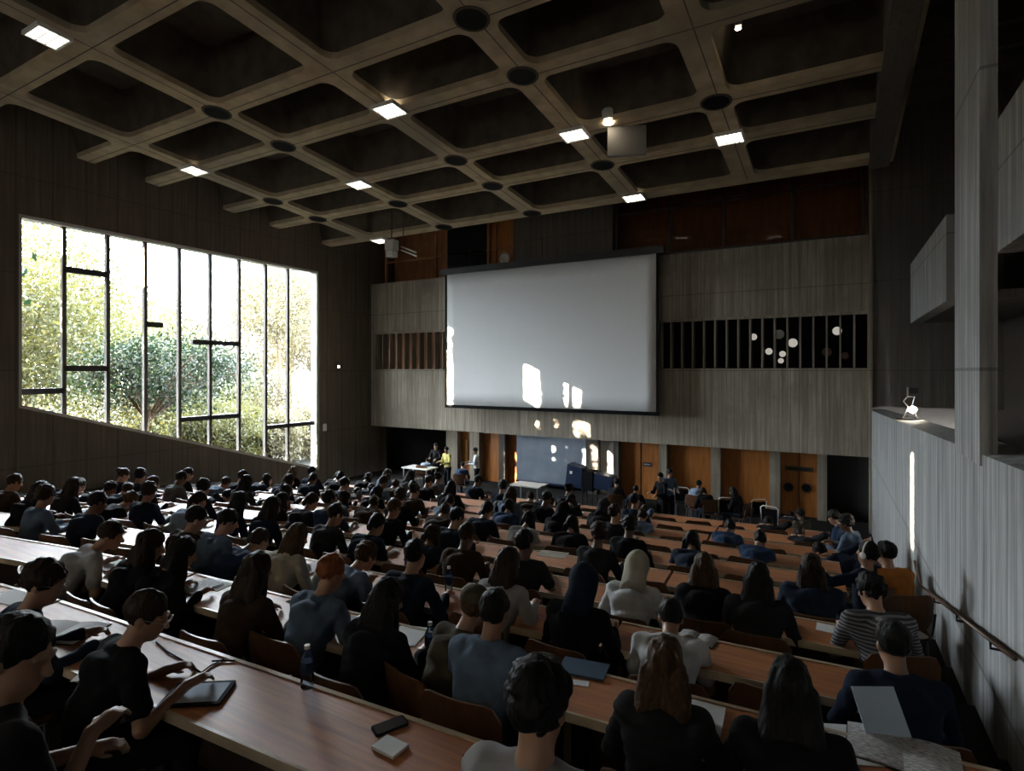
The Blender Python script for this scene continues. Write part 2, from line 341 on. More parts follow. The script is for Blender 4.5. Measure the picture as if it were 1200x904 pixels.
for i, (u, v, r, em) in enumerate(((883, 395, .10, 1), (913, 392, .14, 2), (929, 402, .13, 1), (901, 412, .10, 1), (917, 415, .09, 1), (969, 413, .13, 0), (981, 388, .12, 1), (990, 417, .10, 0), (915, 423, .08, 1))):
    p = at_y(u, v, D+.42); mb = MB(); mb.lathe([(r*.6, -.04), (r, -.03), (r, .0), (r*.8, .02)], n=14)
    o = mb.build('stage_light', ['ply', 'dim_glow', 'white_plastic'][em], smooth=False); o.location = p; o.rotation_euler = (R(90), 0, 0)
    tag(o, 'small round pale lamp behind the slats, %s counted from the screen' % ORD[1+sorted([883, 913, 929, 901, 917, 969, 981, 990, 915]).index(u)], 'light', 'round lamps behind the slatted opening')
# zone below the bulkhead
YB = D+.85
bk = MB(); bk.box((XL, YB+.1, -4.9), (XR+.5, YB+.3, -2.1)); struct(bk.build('wall_recess', 'recess_shade'))  # near-black colour stands for the shade in the exit and recess
def pxx(u, y=YB): return at_y(u, 500, y).x
for i, (a, b) in enumerate(((528, 541), (555, 566), (589, 596), (690, 704), (722, 728), (775, 784), (835, 846), (903, 915), (958, 969))):
    p = MB(); p.box((pxx(a), D+.55, -4.5), (pxx(b), YB+.12, ZB+.02)); struct(p.build('trim_%d' % (i+2), 'concrete_dark' if i in (2, 3, 4) else 'concrete_front'))
for i, (a, b, m) in enumerate(((541, 555, 'door_wood'), (566, 589, 'door_wood'), (596, 607, 'door_wood'), (728, 775, 'door_wood'), (784, 835, 'door_wood'), (846, 903, 'door_wood'), (915, 958, 'door_wood'))):
    e = struct(empty('door_%d' % (i+1), (pxx(a), YB, -4.4)))
    w = pxx(b)-pxx(a)
    mb = MB(); mb.box((.01, 0, .02), (w-.01, .08, 2.06)); struct(mb.build('door_panel', m, e))
    if i == 0:
        for dx in (.42, .52): h = MB(); h.tube([(w*dx, -.05, .7), (w*dx, -.05, 1.6)], .02); struct(h.build('door_handle', 'brass', e))
    if i in (3, 6):
        h = MB(); h.box((w*.49, -.01, .02), (w*.51, .0, 2.05)); struct(h.build('door_gap', 'black', e))
# portholes, door sign, small blue sign
for u, v, lab in ((924, 571, 'round dark porthole in the orange door, nearer the screen'), (945, 572, 'round dark porthole in the orange door, nearer the dark exit')):
    p = at_y(u, v, YB-.02); e = empty('porthole', p); tag(e, lab, 'porthole')
    mb = MB(); mb.lathe([(.14, 0), (.14, .03), (.10, .03), (.10, .0)], n=20); r = mb.build('rim', 'black_metal', e); r.rotation_euler = (R(90), 0, 0)
    mb = MB(); mb.lathe([(.10, 0), (.10, .012)], n=20); r = mb.build('pane', 'dark_glass', e); r.rotation_euler = (R(90), 0, 0)
def sign(name, u0, v0, u1, v1, y, m, lab, cat, lines=0, lm='black'):
    a = at_y(u0, v0, y); b = at_y(u1, v1, y); w = b.x-a.x; h = a.z-b.z
    e = empty(name, (a.x, y, b.z)); tag(e, lab, cat)
    mb = MB(); mb.box((0, 0, 0), (w, .03, h)); mb.build('plate', m, e)
    if lines:
        rnd = random.Random(5); mb = MB(); x = w*.12
        while x < w*.88: q = rnd.uniform(.03, .08)*w; mb.box((x, -.006, h*.35), (x+q*.7, .0, h*.65)); x += q
        mb.build('lettering', lm, e)
    return e
sign('door_sign', 920, 546, 953, 554, YB-.05, 'cloth_khaki', 'long pale sign board above the portholes on the orange door', 'sign', 1)
sign('door_sign', 754, 542, 763, 547, YB-.04, 'navy_paint', 'small dark blue sign on the orange door beside the blackboard', 'sign', 1, 'paper')
# blackboard
bb = empty('blackboard', (pxx(607), YB-.1, -4.15)); tag(bb, 'large blue grey board on the front wall under the screen', 'board')
w = pxx(690)-pxx(607); mb = MB(); mb.box((0, 0, 0), (w, .05, 1.8)); mb.build('board', 'board_blue', bb)
mb = MB(); mb.box((0, -.1, -.06), (w, .0, 0)); mb.build('tray', 'navy_paint', bb)
mb = MB(); mb.box((pxx(704), YB-.02, -4.4), (pxx(722), YB+.02, ZB)); tag(mb.build('sun_patch_panel', 'screen_cloth'), 'narrow white strip painted for the sun patch beside the blackboard', 'panel')  # white colour stands for the column of sun patches here
# upper clerestory
uw = MB(); uw.box((XL, D+1.5, ZL-.1), (XR+.1, D+1.7, 9)); struct(uw.build('wall_upper', 'panel_brown'))
cp = MB(); cp.box((at_y(603, 280, D+.1).x, D+.1, ZL), (at_y(718, 280, D+.1).x, D+.4, 6.6)); struct(cp.build('wall_panel_concrete', 'concrete_dark'))
e = struct(empty('window_2', (at_y(720, 280, D+.1).x, D+.1, ZL)))
x0_ = at_y(720, 280, D+.1).x; x1_ = XR-.15
for u in (722, 786, 848, 929, 1012):
    x = at_y(u, 280, D+.1).x-x0_; mb = MB(); mb.box((x-.035, 0, 0), (x+.035, .1, 3)); struct(mb.build('mullion', 'black_metal', e))
mb = MB(); mb.box((0, -.02, 0), (x1_-x0_, .12, .07)); mb.box((0, 0, 1.5), (x1_-x0_, .06, 1.54)); struct(mb.build('window_frame', 'black_metal', e))
mb = MB(); mb.add([(0, .05, 0), (x1_-x0_, .05, 0), (x1_-x0_, .05, 3), (0, .05, 3)], [(0, 1, 2, 3)]); struct(mb.build('window_pane', 'brown_glass', e))
e = struct(empty('window_3', (at_y(452, 300, D+.3).x, D+.3, ZL)))
x2_ = at_y(452, 300, D+.3).x; x3_ = at_y(602, 280, D+.3).x
for u in (452, 510, 523, 572, 580, 601):
    x = at_y(u, 300, D+.3).x-x2_; mb = MB(); mb.box((x-.05, 0, 0), (x+.05, .1, 3)); struct(mb.build('mullion', 'panel_brown', e))
mb = MB(); mb.box((0, .02, .9), (x3_-x2_, .08, .97)); struct(mb.build('transom', 'panel_brown', e))
mb = MB(); mb.box((at_y(574, 300, D+.3).x-x2_, .1, 0), (x3_-x2_, .16, 3)); struct(mb.build('window_panel', 'door_wood', e))
mb = MB(); mb.box((at_y(523, 300, D+.3).x-x2_, .02, 0), (at_y(572, 300, D+.3).x-x2_, .1, 3)); struct(mb.build('dark_panel', 'black', e))
p = at_y(592, 303, D+.25); mb = MB(); mb.lathe([(.2, 0), (.22, .05), (.15, .08), (.05, .05)], n=18); o = mb.build('wall_speaker', 'frame_light'); o.location = p; o.rotation_euler = (R(90), 0, 0)
tag(o, 'round pale loudspeaker on the wooden panel above the screen', 'speaker')
# projection screen
YS = 17.6; a = at_y(524, 322, YS); b = at_y(769, 482, YS)
e = empty('projection_screen', (a.x, YS, -1.28)); tag(e, 'large white projection screen hanging on the front wall', 'screen'); SWd = b.x-a.x; SH = 4.95
mb = MB(); nx = 24; nz_ = 10
vs = []; fs = []
for i in range(nx+1):
    for j in range(nz_+1):
        x = SWd*i/nx; z = SH*j/nz_; vs.append((x, .02*math.sin(i*1.1+.3*j)*(j/nz_-.5)*(.4 if i < 14 else 1.2)*.5, z))
for i in range(nx):
    for j in range(nz_): n = i*(nz_+1)+j; fs.append((n, n+nz_+1, n+nz_+2, n+1))
mb.add(vs, fs); sh = mb.build('screen_sheet', 'screen_cloth', e, smooth=True)
so = sh.modifiers.new('solid', 'SOLIDIFY'); so.thickness = .015; so.offset = 0
mb = MB(); mb.box((-.09, -.03, -.12), (SWd+.09, .04, -.0)); mb.box((-.09, -.02, 0), (-.0, .03, SH)); mb.box((SWd, -.02, 0), (SWd+.06, .03, SH)); mb.build('border', 'black', e)
mb = MB(); mb.box((-.25, -.1, SH), (SWd+.25, .16, SH+.22)); mb.build('housing', 'black_metal', e)
for x in (1.0, SWd/2, SWd-1.0): mb = MB(); mb.tube([(x, .08, SH+.2), (x, .08, SH+1.0)], .015); mb.build('hanging_rod', 'black_metal', e)
# ------------------------------------------------------------------ waffle ceiling
GX = [-18.3, -15.1, -11.6, -8.2, -5.0, -2.0, 1.35]
GY = [-18.2, -15.6, -14.0, -11.4, -9.8, -7.2, -5.6, -3.0, -1.3, .95, 2.6, 5.05, 7.5, 9.2, 11.6, 13.35, 15.7]
ce = MB(); cf = MB()
def cpt(x, y, up=0): return (x, y, cz(y)+up)
for i in range(len(GX)-1):
    for j in range(len(GY)-1):
        x0, x1, y0, y1 = GX[i], GX[i+1], GY[j], GY[j+1]
        if i == len(GX)-2: x1 = .98+.23
        wx, wy = .26, .20
        cx, cy = (x0+x1)/2, (y0+y1)/2; w = x1-x0; h = y1-y0
        inn = [(cx+a_, cy+b_) for a_, b_ in rrect(w-2*wx, h-2*wy, .24, 5)]
        out = []
        for a_, b_ in inn:
            dx, dy = (a_-cx)/(w/2-wx), (b_-cy)/(h/2-wy); m_ = max(abs(dx), abs(dy)); out.append((cx+dx/m_*w/2, cy+dy/m_*h/2))
        # corner snaps
        n = len(inn)
        for q in range(4):
            k = q*6+2; sxn = (1, -1, -1, 1)[q]; syn = (1, 1, -1, -1)[q]; out[k] = (cx+sxn*w/2, cy+syn*h/2); out[k+1] = (cx+sxn*w/2, cy+syn*h/2)
        ce.add([cpt(*p) for p in out]+[cpt(*p) for p in inn]+[cpt(*p, .12) for p in inn], [(k, (k+1) % n, (k+1) % n+n, k+n) for k in range(n)]+[(k+n, (k+1) % n+n, (k+1) % n+2*n, k+2*n) for k in range(n)])
        deep = 1.0; top = [(cx+(a_-cx)*.86, cy+(b_-cy)*.80) for a_, b_ in inn]
        n2 = [cpt(*p, .12) for p in inn]; n3 = [cpt(*p, deep) for p in top]
        cf.add(n2+n3, [(k, (k+1) % n, (k+1) % n+n, k+n) for k in range(n)]+[tuple(range(n, 2*n))])
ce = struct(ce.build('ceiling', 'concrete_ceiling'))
cfo = struct(cf.build('ceiling_coffers', 'concrete_shaded'))
mb = MB(); mb.hexa([(GX[0], 15.7, cz(15.7)), (1.2, 15.7, cz(15.7)), (1.2, 15.95, cz(15.9)), (GX[0], 15.95, cz(15.9)), (GX[0], 15.7, 7), (1.2, 15.7, 7), (1.2, 15.95, 7), (GX[0], 15.95, 7)]); struct(mb.build('ceiling_edge', 'concrete_ceiling'))
rf = MB(); rf.box((XL-.6, -18.3, 8.9), (3.9, 21, 9.1)); rf.box((XL-.3, 15.9, 6.9), (1.4, 20, 7.0)); struct(rf.build('roof', 'concrete_dark'))
mb = MB(); mb.hexa([(.72, -18, cz(-18)-.15), (1.12, -18, cz(-18)-.15), (1.12, 15.9, cz(15.9)-.12), (.72, 15.9, cz(15.9)-.12), (.72, -18, 9), (1.12, -18, 9), (1.12, 15.9, 7), (.72, 15.9, 7)]); struct(mb.build('beam', 'concrete_dark'))
gm = MB()
for j in range(len(GY)):
    y = GY[j]+.045
    if y > 15.6: continue
    gm.hexa([(GX[0], y, cz(y)-.003), (.95, y, cz(y)-.003), (.95, y+.022, cz(y+.022)-.003), (GX[0], y+.022, cz(y+.022)-.003), (GX[0], y, cz(y)), (.95, y, cz(y)), (.95, y+.022, cz(y+.022)), (GX[0], y+.022, cz(y+.022))])
for i in range(1, len(GX)-1):
    x = GX[i]+.05
    gm.hexa([(x, -18, cz(-18)-.003), (x+.022, -18, cz(-18)-.003), (x+.022, 15.7, cz(15.7)-.003), (x, 15.7, cz(15.7)-.003), (x, -18, cz(-18)), (x+.022, -18, cz(-18)), (x+.022, 15.7, cz(15.7)), (x, 15.7, cz(15.7))])
struct(gm.build('ceiling_joints', 'concrete_dark'))
# round recesses and lamps at beam crossings
def hole(x, y, i, j):
    z = cz(y); e = empty('recessed_downlight', (x, y, z)); e.rotation_euler = (-math.atan(CG), 0, 0)
    tag(e, 'dark round recess in the waffle ceiling, %s crossing from window wall, %s from front' % (ORD[i], ORD[j]), 'downlight', 'round recesses at the ceiling beam crossings')
    mb = MB(); mb.lathe([(.25, .0), (.25, -.012)], n=24); mb.build('shade_disc', 'black', e)  # black disc stands for the shade inside the round hole
    mb = MB(); mb.lathe([(.30, .0), (.29, -.02), (.255, -.02), (.25, .0)], n=24); mb.build('rim', 'concrete_shaded', e)
LAMPS = {(1, 3): 1, (2, 5): 1, (1, 5): 1, (3, 5): 1, (4, 3): 1, (5, 2): 1, (4, 1): 1, (3, 4): 0}
lampspots = [(56, 40), (457, 127), (228, 198), (421, 214.6), (673, 156), (855, 160), (743, 230), (446, 281)]
def ceilp(u, v):
    d = ray(u, v); t = CZ0/(d.z+CG*d.y); return d*t
LN = ['nearest the camera over the window side', 'in the middle of the ceiling', 'near the window wall above the big window', 'between window wall and screen', 'above the right half of the screen', 'nearest the gallery', 'at the front edge above the screen', 'over the far left corner']
for k, (u, v) in enumerate(lampspots):
    p = ceilp(u, v); z = cz(p.y); e = empty('ceiling_lamp', (p.x, p.y, z)); e.rotation_euler = (-math.atan(CG), 0, 0)
    tag(e, 'glowing louvred ceiling lamp '+LN[k], 'ceiling lamp', 'louvred lamps on the ceiling beams')
    w, h = .26, .22
    mb = MB(); mb.box((-w, -h, -.03), (w, h, -.015)); mb.build('diffuser', 'lamp_glow', e)
    mb = MB(); mb.box((-w-.04, -h-.04, -.07), (-w, h+.04, .0)); mb.box((w, -h-.04, -.07), (w+.04, h+.04, 0)); mb.box((-w, -h-.04, -.07), (w, -h, 0)); mb.box((-w, h, -.07), (w, h+.04, 0)); mb.build('housing', 'white_plastic', e)
    mb = MB()
    for q in range(1, 6): mb.box((-w+q*2*w/6-.006, -h, -.07), (-w+q*2*w/6+.006, h, -.03))
    for q in (-.07, .07): mb.box((-w, q-.006, -.07), (w, q+.006, -.03))
    mb.build('louvre', 'steel', e)
for (u, v) in ((246, 134), (331, 172), (329, 237.5), (385, 257), (480, 238.5), (543, 21.7), (611, 88.3), (539, 188.3), (583, 216.7), (707, 190.7), (838, 117.3), (537, 266.7), (633, 249)):
    p = ceilp(u, v); i = min(range(len(GX)), key=lambda q: abs(GX[q]-p.x)); j = min(range(len(GY)), key=lambda q: abs(GY[q]-p.y)); hole(GX[i], GY[j], i, len(GY)-j)
# hanging bits: spot, white panel, speaker box with rails, small spot
def spot(u, v, t, lab, glow, s=1):
    p = at_t(u, v, t); e = empty('spotlight', p); tag(e, lab, 'spotlight')
    mb = MB(); mb.lathe([(.05*s, .0), (.11*s, .06*s), (.13*s, .22*s), (.10*s, .26*s)], n=14); mb.build('housing', 'white_plastic', e)
    mb = MB(); mb.lathe([(.10*s, -.012), (.10*s, .0)], n=14); mb.build('bulb', glow, e)
    mb = MB(); mb.tube([(0, 0, .25*s), (0, 0, 1.0)], .012); mb.build('hanging_rod', 'black_metal', e)
spot(713, 144, 12.0, 'bright white spotlight hanging by the square white panel', 'spot_glow', 1.1)
spot(865, 33, 9.6, 'tiny bright spotlight in the dark ceiling bay near the gallery', 'spot_glow', .5)
p = at_t(712, 183, 12.2); e = empty('acoustic_panel', p); tag(e, 'square pale panel hanging under the ceiling above the screen', 'panel'); q = at_t(756, 178, 12.2)
mb = MB(); mb.box((0, 0, -.0), ((q-p).length, .10, .62)); o = mb.build('panel', 'panel_grey', e); o.rotation_euler = (0, 0, math.atan2(q.y-p.y, q.x-p.x)-.15)
mb = MB(); mb.tube([(.3, .1, .6), (.3, .1, 1.6)], .012); mb.build('hanging_rod', 'black_metal', e)
p = at_t(459, 292, 19.5); e = empty('loudspeaker', p); tag(e, 'small pale loudspeaker box hanging in the far left corner by the ceiling', 'speaker')
mb = MB(); mb.box((-.19, -.15, -.05), (.19, .15, .3)); mb.box((-.13, -.15, -.28), (.15, .15, -.07)); mb.build('cabinet', 'frame_light', e, bevel=.01)
mb = MB(); mb.tube([(0, 0, .3), (0, 0, 2.55)], .02); mb.build('bracket', 'black_metal', e)
e = empty('lighting_rail', at_t(470, 289, 19.3)); tag(e, 'pair of thin pale rails beside the hanging loudspeaker', 'rail')
a = at_t(470, 289, 19.3); b = at_t(488, 296, 18.6)
for dz in (0, -.12): mb = MB(); mb.tube([(0, 0, dz), tuple((b-a)+Vector((0, 0, dz)))], .025, 6); mb.build('rail', 'steel', e)
mb = MB(); mb.tube([(.1, 0, 0), (.1, 0, 2.7)], .015, 6); mb.build('hanging_rod', 'black_metal', e)
# small wall box and speaker by window
p = at_x(380, 501, XL+.02); mb = MB(); mb.box((0, -.08, -.14), (.06, .08, .14)); o = mb.build('wall_box', 'white_plastic', bevel=.01); o.location = p; tag(o, 'small white box on the left wall beside the big window', 'box')
p = at_x(395, 430, XL+.02); e = empty('wall_lamp', p); tag(e, 'small bright wall lamp between the big window and the slats', 'wall lamp')
mb = MB(); mb.box((-.01, -.06, -.06), (.08, .06, .06)); mb.build('housing', 'black_metal', e); mb = MB(); mb.box((.08, -.04, -.04), (.09, .04, .04)); mb.build('bulb', 'spot_glow', e)
# handrail on the right wall
A = at_x(1079, 687, xr(8.6)-.08); B = at_x(1189, 772, xr(4.3)-.08)
e = empty('handrail', (A.x, A.y, A.z)); tag(e, 'dark handrail sloping along the right concrete wall', 'handrail')
mb = MB(); mb.tube([(.0, .6, .12), (0, 0, 0), tuple(B-A)], .016, 8); mb.build('rail', 'ply', e, smooth=True)
for f in (.25, .55, .85):
    p = (B-A)*f; mb = MB(); mb.tube([tuple(p), (p.x, p.y, p.z-.06), (p.x+.09, p.y, p.z-.06)], .01, 6); mb.build('bracket', 'black_metal', e)
# flood lamp on the parapet
pb = at_z(1066, 487, zpar(9.4)+.02); e = empty('work_lamp', (pb.x, pb.y, zpar(pb.y)+.02)); tag(e, 'bright work lamp on a folding stand on the right parapet', 'lamp')
S_ = .95
mb = MB(); mb.tube([(-.10, 0, .02), (-.02, 0, .22), (-.09, 0, .32), (-.03, 0, .40), (-.03, 0, .56)], .010, 6); mb.tube([(-.03, 0, .40), (.07, 0, .40), (.03, 0, .22)], .010, 6); mb.tube([(.12, 0, .02), (.03, 0, .22)], .010, 6); mb.build('stand', 'steel', e)
mb = MB(); mb.box((-.02, -.05, .46), (.12, .07, .56)); mb.build('lamp_head', 'black_metal', e, bevel=.01)
mb = MB(); mb.lathe([(.01, -.06), (.045, -.04), (.06, 0), (.045, .04), (.01, .06)], (.04, -.03, .18), 14); mb.build('bulb', 'flood_glow', e, smooth=True)
mb = MB(); mb.box((-.20, -.08, 0), (.16, .08, .035)); mb.build('base', 'black_metal', e, bevel=.008)
# ------------------------------------------------------------------ front stage furniture
def table(lab, u0, u1, y, top_m='frame_light'):
    a = at_y(u0, 590, y).x; b = at_y(u1, 590, y).x; e = empty('folding_table', (a, y, -4.35)); tag(e, lab, 'table')
    mb = MB(); mb.box((0, 0, .71), (b-a, .7, .75)); mb.build('table_top', top_m, e, bevel=.008)
    for x in (.05, b-a-.09):
        for yy in (.05, .6): mb = MB(); mb.box((x, yy, 0), (x+.04, yy+.04, .71)); mb.build('leg', 'steel', e)
table('pale front table standing before the blackboard', 597, 631, 15.6)
table('pale front table at the far left corner below the slats', 470, 500, 16.4)
e = empty('display_cart', (at_y(662, 590, 17.0).x, 17.0, -4.35)); tag(e, 'dark two-part cabinet on thin legs in front of the blackboard', 'cart')
w = at_y(718, 590, 17.0).x-at_y(662, 590, 17.0).x
mb = MB(); mb.hexa([(0, 0, .62), (w*.36, 0, .58), (w*.36, .5, .58), (0, .5, .62), (.08, 0, 1.32), (w*.38, 0, 1.2), (w*.38, .5, 1.2), (.08, .5, 1.32)]); mb.build('cabinet', 'navy_paint', e, bevel=.02)
mb = MB(); mb.box((w*.37, -.02, .5), (w*.6, .5, 1.12)); mb.build('cabinet', 'black', e, bevel=.02)
mb = MB(); mb.hexa([(w*.58, 0, .6), (w*.97, 0, .55), (w*.97, .5, .55), (w*.58, .5, .6), (w*.6, 0, 1.1), (w, 0, 1.0), (w, .5, 1.0), (w*.6, .5, 1.1)]); mb.build('cabinet', 'navy_paint', e, bevel=.02)
mb = MB(); mb.box((.18, -.02, 1.0), (.26, .0, 1.09)); mb.build('sticker', 'paper', e)
for x in (.02, w*.36, w*.58, w*.95): mb = MB(); mb.tube([(x, .05, 0), (x, .05, .7)], .022, 6); mb.tube([(x, .45, 0), (x, .45, .7)], .022, 6); mb.build('leg', 'black_metal', e)
# ================================================================== DESKS
ends = [.96, .86, .68, .47, .40, .46, .48, .5, .5, .5]
def bow(s): return -.018*max(0, -s-4)**2
def bar(mb, s0, s1, k, ya, yb, za, zb):
    n = max(1, int(abs(s1-s0)/1.2)); 
    for i in range(n):
        a = s0+(s1-s0)*i/n; b = s0+(s1-s0)*(i+1)/n
        P = [row(a, ya+bow(a), za), row(b, ya+bow(b), za), row(b, yb+bow(b), za), row(a, yb+bow(a), za)]
        Q = [Vector((p.x, p.y, zb)) for p in P]
        mb.hexa([p-ORG for p in P+Q])
def smin(k): return -11.3+.28*max(0, k-3)
SEG = ['right end', 'centre', 'left middle', 'left end']
for k in range(NR):
    yf = yfar(k); z = ztop(k); wd = .40 if k else .44
    for si, (a, b) in enumerate(((-1.1, ends[k]), (-4.4, -1.13), (-7.7, -4.43), (smin(k)-.15, -7.73))):
        if a > b-.3: continue
        ORG = row(a, yf, z-.73); ORG.z = z-.73
        e = empty('desk', ORG)
        tag(e, 'long wooden desk, %s segment, %s desk row from the camera' % (SEG[si], ORD[k+1]), 'desk', 'long wooden desks of the lecture hall')
        mb = MB(); bar(mb, a, b, k, yf-wd, yf, z-.035, z); mb.build('desk_top', 'desk_wood', e)
        mb = MB(); bar(mb, a, b, k, yf-.012, yf+.012, z-.045, z+.006); bar(mb, a, b, k, yf-wd-.012, yf-wd+.004, z-.045, z+.002); mb.build('edge_trim', 'desk_trim', e)
        mb = MB(); bar(mb, a+.05, b-.05, k, yf-.05, yf-.03, z-.60, z-.035); mb.build('modesty_panel', 'desk_under', e)
        for s in (a+.06, b-.10):
            mb = MB(); bar(mb, s, s+.04, k, yf-wd+.06, yf-.06, z-.73, z-.035); mb.build('leg', 'desk_under', e)
# ================================================================== CHAIR
def arcpanel(w, h, r, z0, y0, bend, th, tilt=0):
    """rounded plywood panel standing in xz, bent about the vertical"""
    mb = MB(); nx, nz = 12, 8; vs = []; idx = {}
    pts = []
    for i in range(nx+1):
        x = -w/2+w*i/nx; dx = max(0, abs(x)-(w/2-r)); cut = r-math.sqrt(max(0, r*r-dx*dx))
        for j in range(nz+1):
            z = cut+(h-2*cut)*j/nz; pts.append((x, y0+bend*(x/(w/2))**2-tilt*z, z0+z))
    n = nz+1; N_ = len(pts)
    vs = pts+[(x, y-th, z) for x, y, z in pts]; fs = []
    for i in range(nx):
        for j in range(nz): q = i*n+j; fs.append((q, q+1, q+n+1, q+n)); fs.append((q+N_, q+n+N_, q+n+1+N_, q+1+N_))
    edge = [i*n for i in range(nx+1)]+[nx*n+j for j in range(1, n)]+[i*n+nz for i in range(nx-1, -1, -1)]+[j for j in range(nz-1, 0, -1)]
    for i in range(len(edge)): a, b = edge[i], edge[(i+1) % len(edge)]; fs.append((a, b, b+N_, a+N_))
    return mb.add(vs, fs)
def make_chair(m='ply'):
    e = empty('lecture_chair')
    mb = MB(); mb.prism([(x, y) for x, y in rrect(.42, .40, .07, 4)], .435, .452); mb.build('seat', m, e)
    arcpanel(.45, .34, .08, .52, -.185, .035, .013, .13).build('backrest', m, e, smooth=False)
    for s in (-1, 1):
        mb = MB(); mb.tube([(s*.20, .17, 0), (s*.19, .15, .42)], .011, 6); mb.build('leg', 'steel', e)
        mb = MB(); mb.tube([(s*.20, -.20, 0), (s*.19, -.15, .42)], .011, 6); mb.build('leg', 'steel', e)
    mb = MB()
    for s in (-1, 1): mb.tube([(s*.19, .15, .425), (s*.19, -.17, .425), (s*.205, -.205, .50), (s*.205, -.245, .70)], .011, 6)
    mb.build('frame', 'steel', e); return e
chair0 = make_chair(); chair1 = None
# ================================================================== PEOPLE (distance fields turned into meshes)
class Fld:
    def __init__(s, lo, hi, vox):
        s.lo = np.array(lo, float); s.vox = vox; s.n = np.ceil((np.array(hi)-s.lo)/vox).astype(int)+1
        s.v = np.full(tuple(s.n), .2, np.float32)
        s.ax = [s.lo[i]+vox*np.arange(s.n[i]) for i in range(3)]
    def sub(s, lo, hi):
        a = np.clip(np.floor((np.array(lo)-s.lo)/s.vox).astype(int), 0, s.n); b = np.clip(np.ceil((np.array(hi)-s.lo)/s.vox).astype(int)+1, 0, s.n)
        sl = tuple(slice(a[i], b[i]) for i in range(3))
        X = s.ax[0][sl[0]][:, None, None]; Y = s.ax[1][sl[1]][None, :, None]; Z = s.ax[2][sl[2]][None, None, :]
        return sl, X, Y, Z
    def mix(s, sl, d, k, cut=False):
        c = s.v[sl]
        if c.size == 0: return
        if cut:
            s.v[sl] = np.maximum(c, -d) if k <= 0 else (lambda h: (c*(1-h)+(-d)*h)+k*h*(1-h))(np.clip(.5-.5*(c+d)/k, 0, 1))
        else:
            h = np.clip(.5+.5*(c-d)/k, 0, 1); s.v[sl] = c*(1-h)+d*h-k*h*(1-h)
    def cap(s, a, b, ra, rb, k=.02, inf=0, sx=1.0, cut=False):
        a = np.array(a, float); b = np.array(b, float); ra += inf; rb += inf; m = max(ra, rb)*max(1, 1)+k+3*s.vox+.02
        sl, X, Y, Z = s.sub(np.minimum(a, b)-m, np.maximum(a, b)+m); ba = b-a; L = max(ba@ba, 1e-9)
        px, py, pz = X-a[0], Y-a[1], Z-a[2]; h = np.clip((px*ba[0]+py*ba[1]+pz*ba[2])/L, 0, 1)
        d = np.sqrt((px-ba[0]*h)**2+(py-ba[1]*h)**2+(pz-ba[2]*h)**2)-(ra+(rb-ra)*h); s.mix(sl, d, k, cut)
    def ell(s, c, r, Rm=None, k=.02, inf=0, cut=False):
        c = np.array(c, float); r = np.array(r, float)+inf; m = max(r)+k+3*s.vox+.02
        sl, X, Y, Z = s.sub(c-m, c+m); x, y, z = X-c[0], Y-c[1], Z-c[2]
        if Rm is not None: x, y, z = (Rm[0, 0]*x+Rm[1, 0]*y+Rm[2, 0]*z, Rm[0, 1]*x+Rm[1, 1]*y+Rm[2, 1]*z, Rm[0, 2]*x+Rm[1, 2]*y+Rm[2, 2]*z)
        k0 = np.sqrt((x/r[0])**2+(y/r[1])**2+(z/r[2])**2); k1 = np.sqrt((x/r[0]**2)**2+(y/r[1]**2)**2+(z/r[2]**2)**2)+1e-6
        s.mix(sl, k0*(k0-1)/k1, k, cut)
    def plane(s, p, n):   # keep the side where (x-p).n < 0
        X, Y, Z = s.ax[0][:, None, None], s.ax[1][None, :, None], s.ax[2][None, None, :]
        s.v = np.maximum(s.v, ((X-p[0])*n[0]+(Y-p[1])*n[1]+(Z-p[2])*n[2]).astype(np.float32))
    def bumps(s, amp, f, seed=0, fz=None):
        X, Y, Z = s.ax[0][:, None, None], s.ax[1][None, :, None], s.ax[2][None, None, :]; r = np.random.RandomState(seed); fz = f if fz is None else fz
        w = 0
        for _ in range(4):
            k = r.normal(size=3); k /= np.linalg.norm(k); w = w+np.sin(f*(k[0]*X+k[1]*Y)+fz*k[2]*Z+r.uniform(0, 6))
        s.v = s.v+(amp*w/2).astype(np.float32)
    def mesh(s, name):
        g = openvdb.FloatGrid(.2); g.copyFromArray(np.clip(s.v, -.2, .2)); p, q = g.convertToQuads(0.0)
        if len(p) == 0: return None
        p = s.lo+p*s.vox; q = np.asarray(q)
        a, b, c_ = p[q[:, 0]], p[q[:, 1]], p[q[:, 2]]
        if np.einsum('ij,ij->i', np.cross(b-a, c_-a), a-p.mean(0)).sum() < 0: q = q[:, ::-1]
        me = bpy.data.meshes.new(name); me.from_pydata(p.tolist(), [], q.tolist()); me.update(); me.shade_smooth(); return me
def ik(S, T, l1, l2, pole):
    S, T, pole = np.array(S, float), np.array(T, float), np.array(pole, float); d = T-S; L = np.linalg.norm(d); Lm = (l1+l2)*.985
    if L > Lm: T = S+d/L*Lm; d = T-S; L = Lm
    a = (l1*l1-l2*l2+L*L)/(2*L); h = math.sqrt(max(0, l1*l1-a*a)); u = d/L; p = pole-u*(pole@u); p /= np.linalg.norm(p)+1e-9
    return S+u*a+p*h, T
def rotm(yaw, pitch, roll=0): return np.array(Matrix.Rotation(yaw, 3, 'Z') @ Matrix.Rotation(-pitch, 3, 'X') @ Matrix.Rotation(roll, 3, 'Y'))
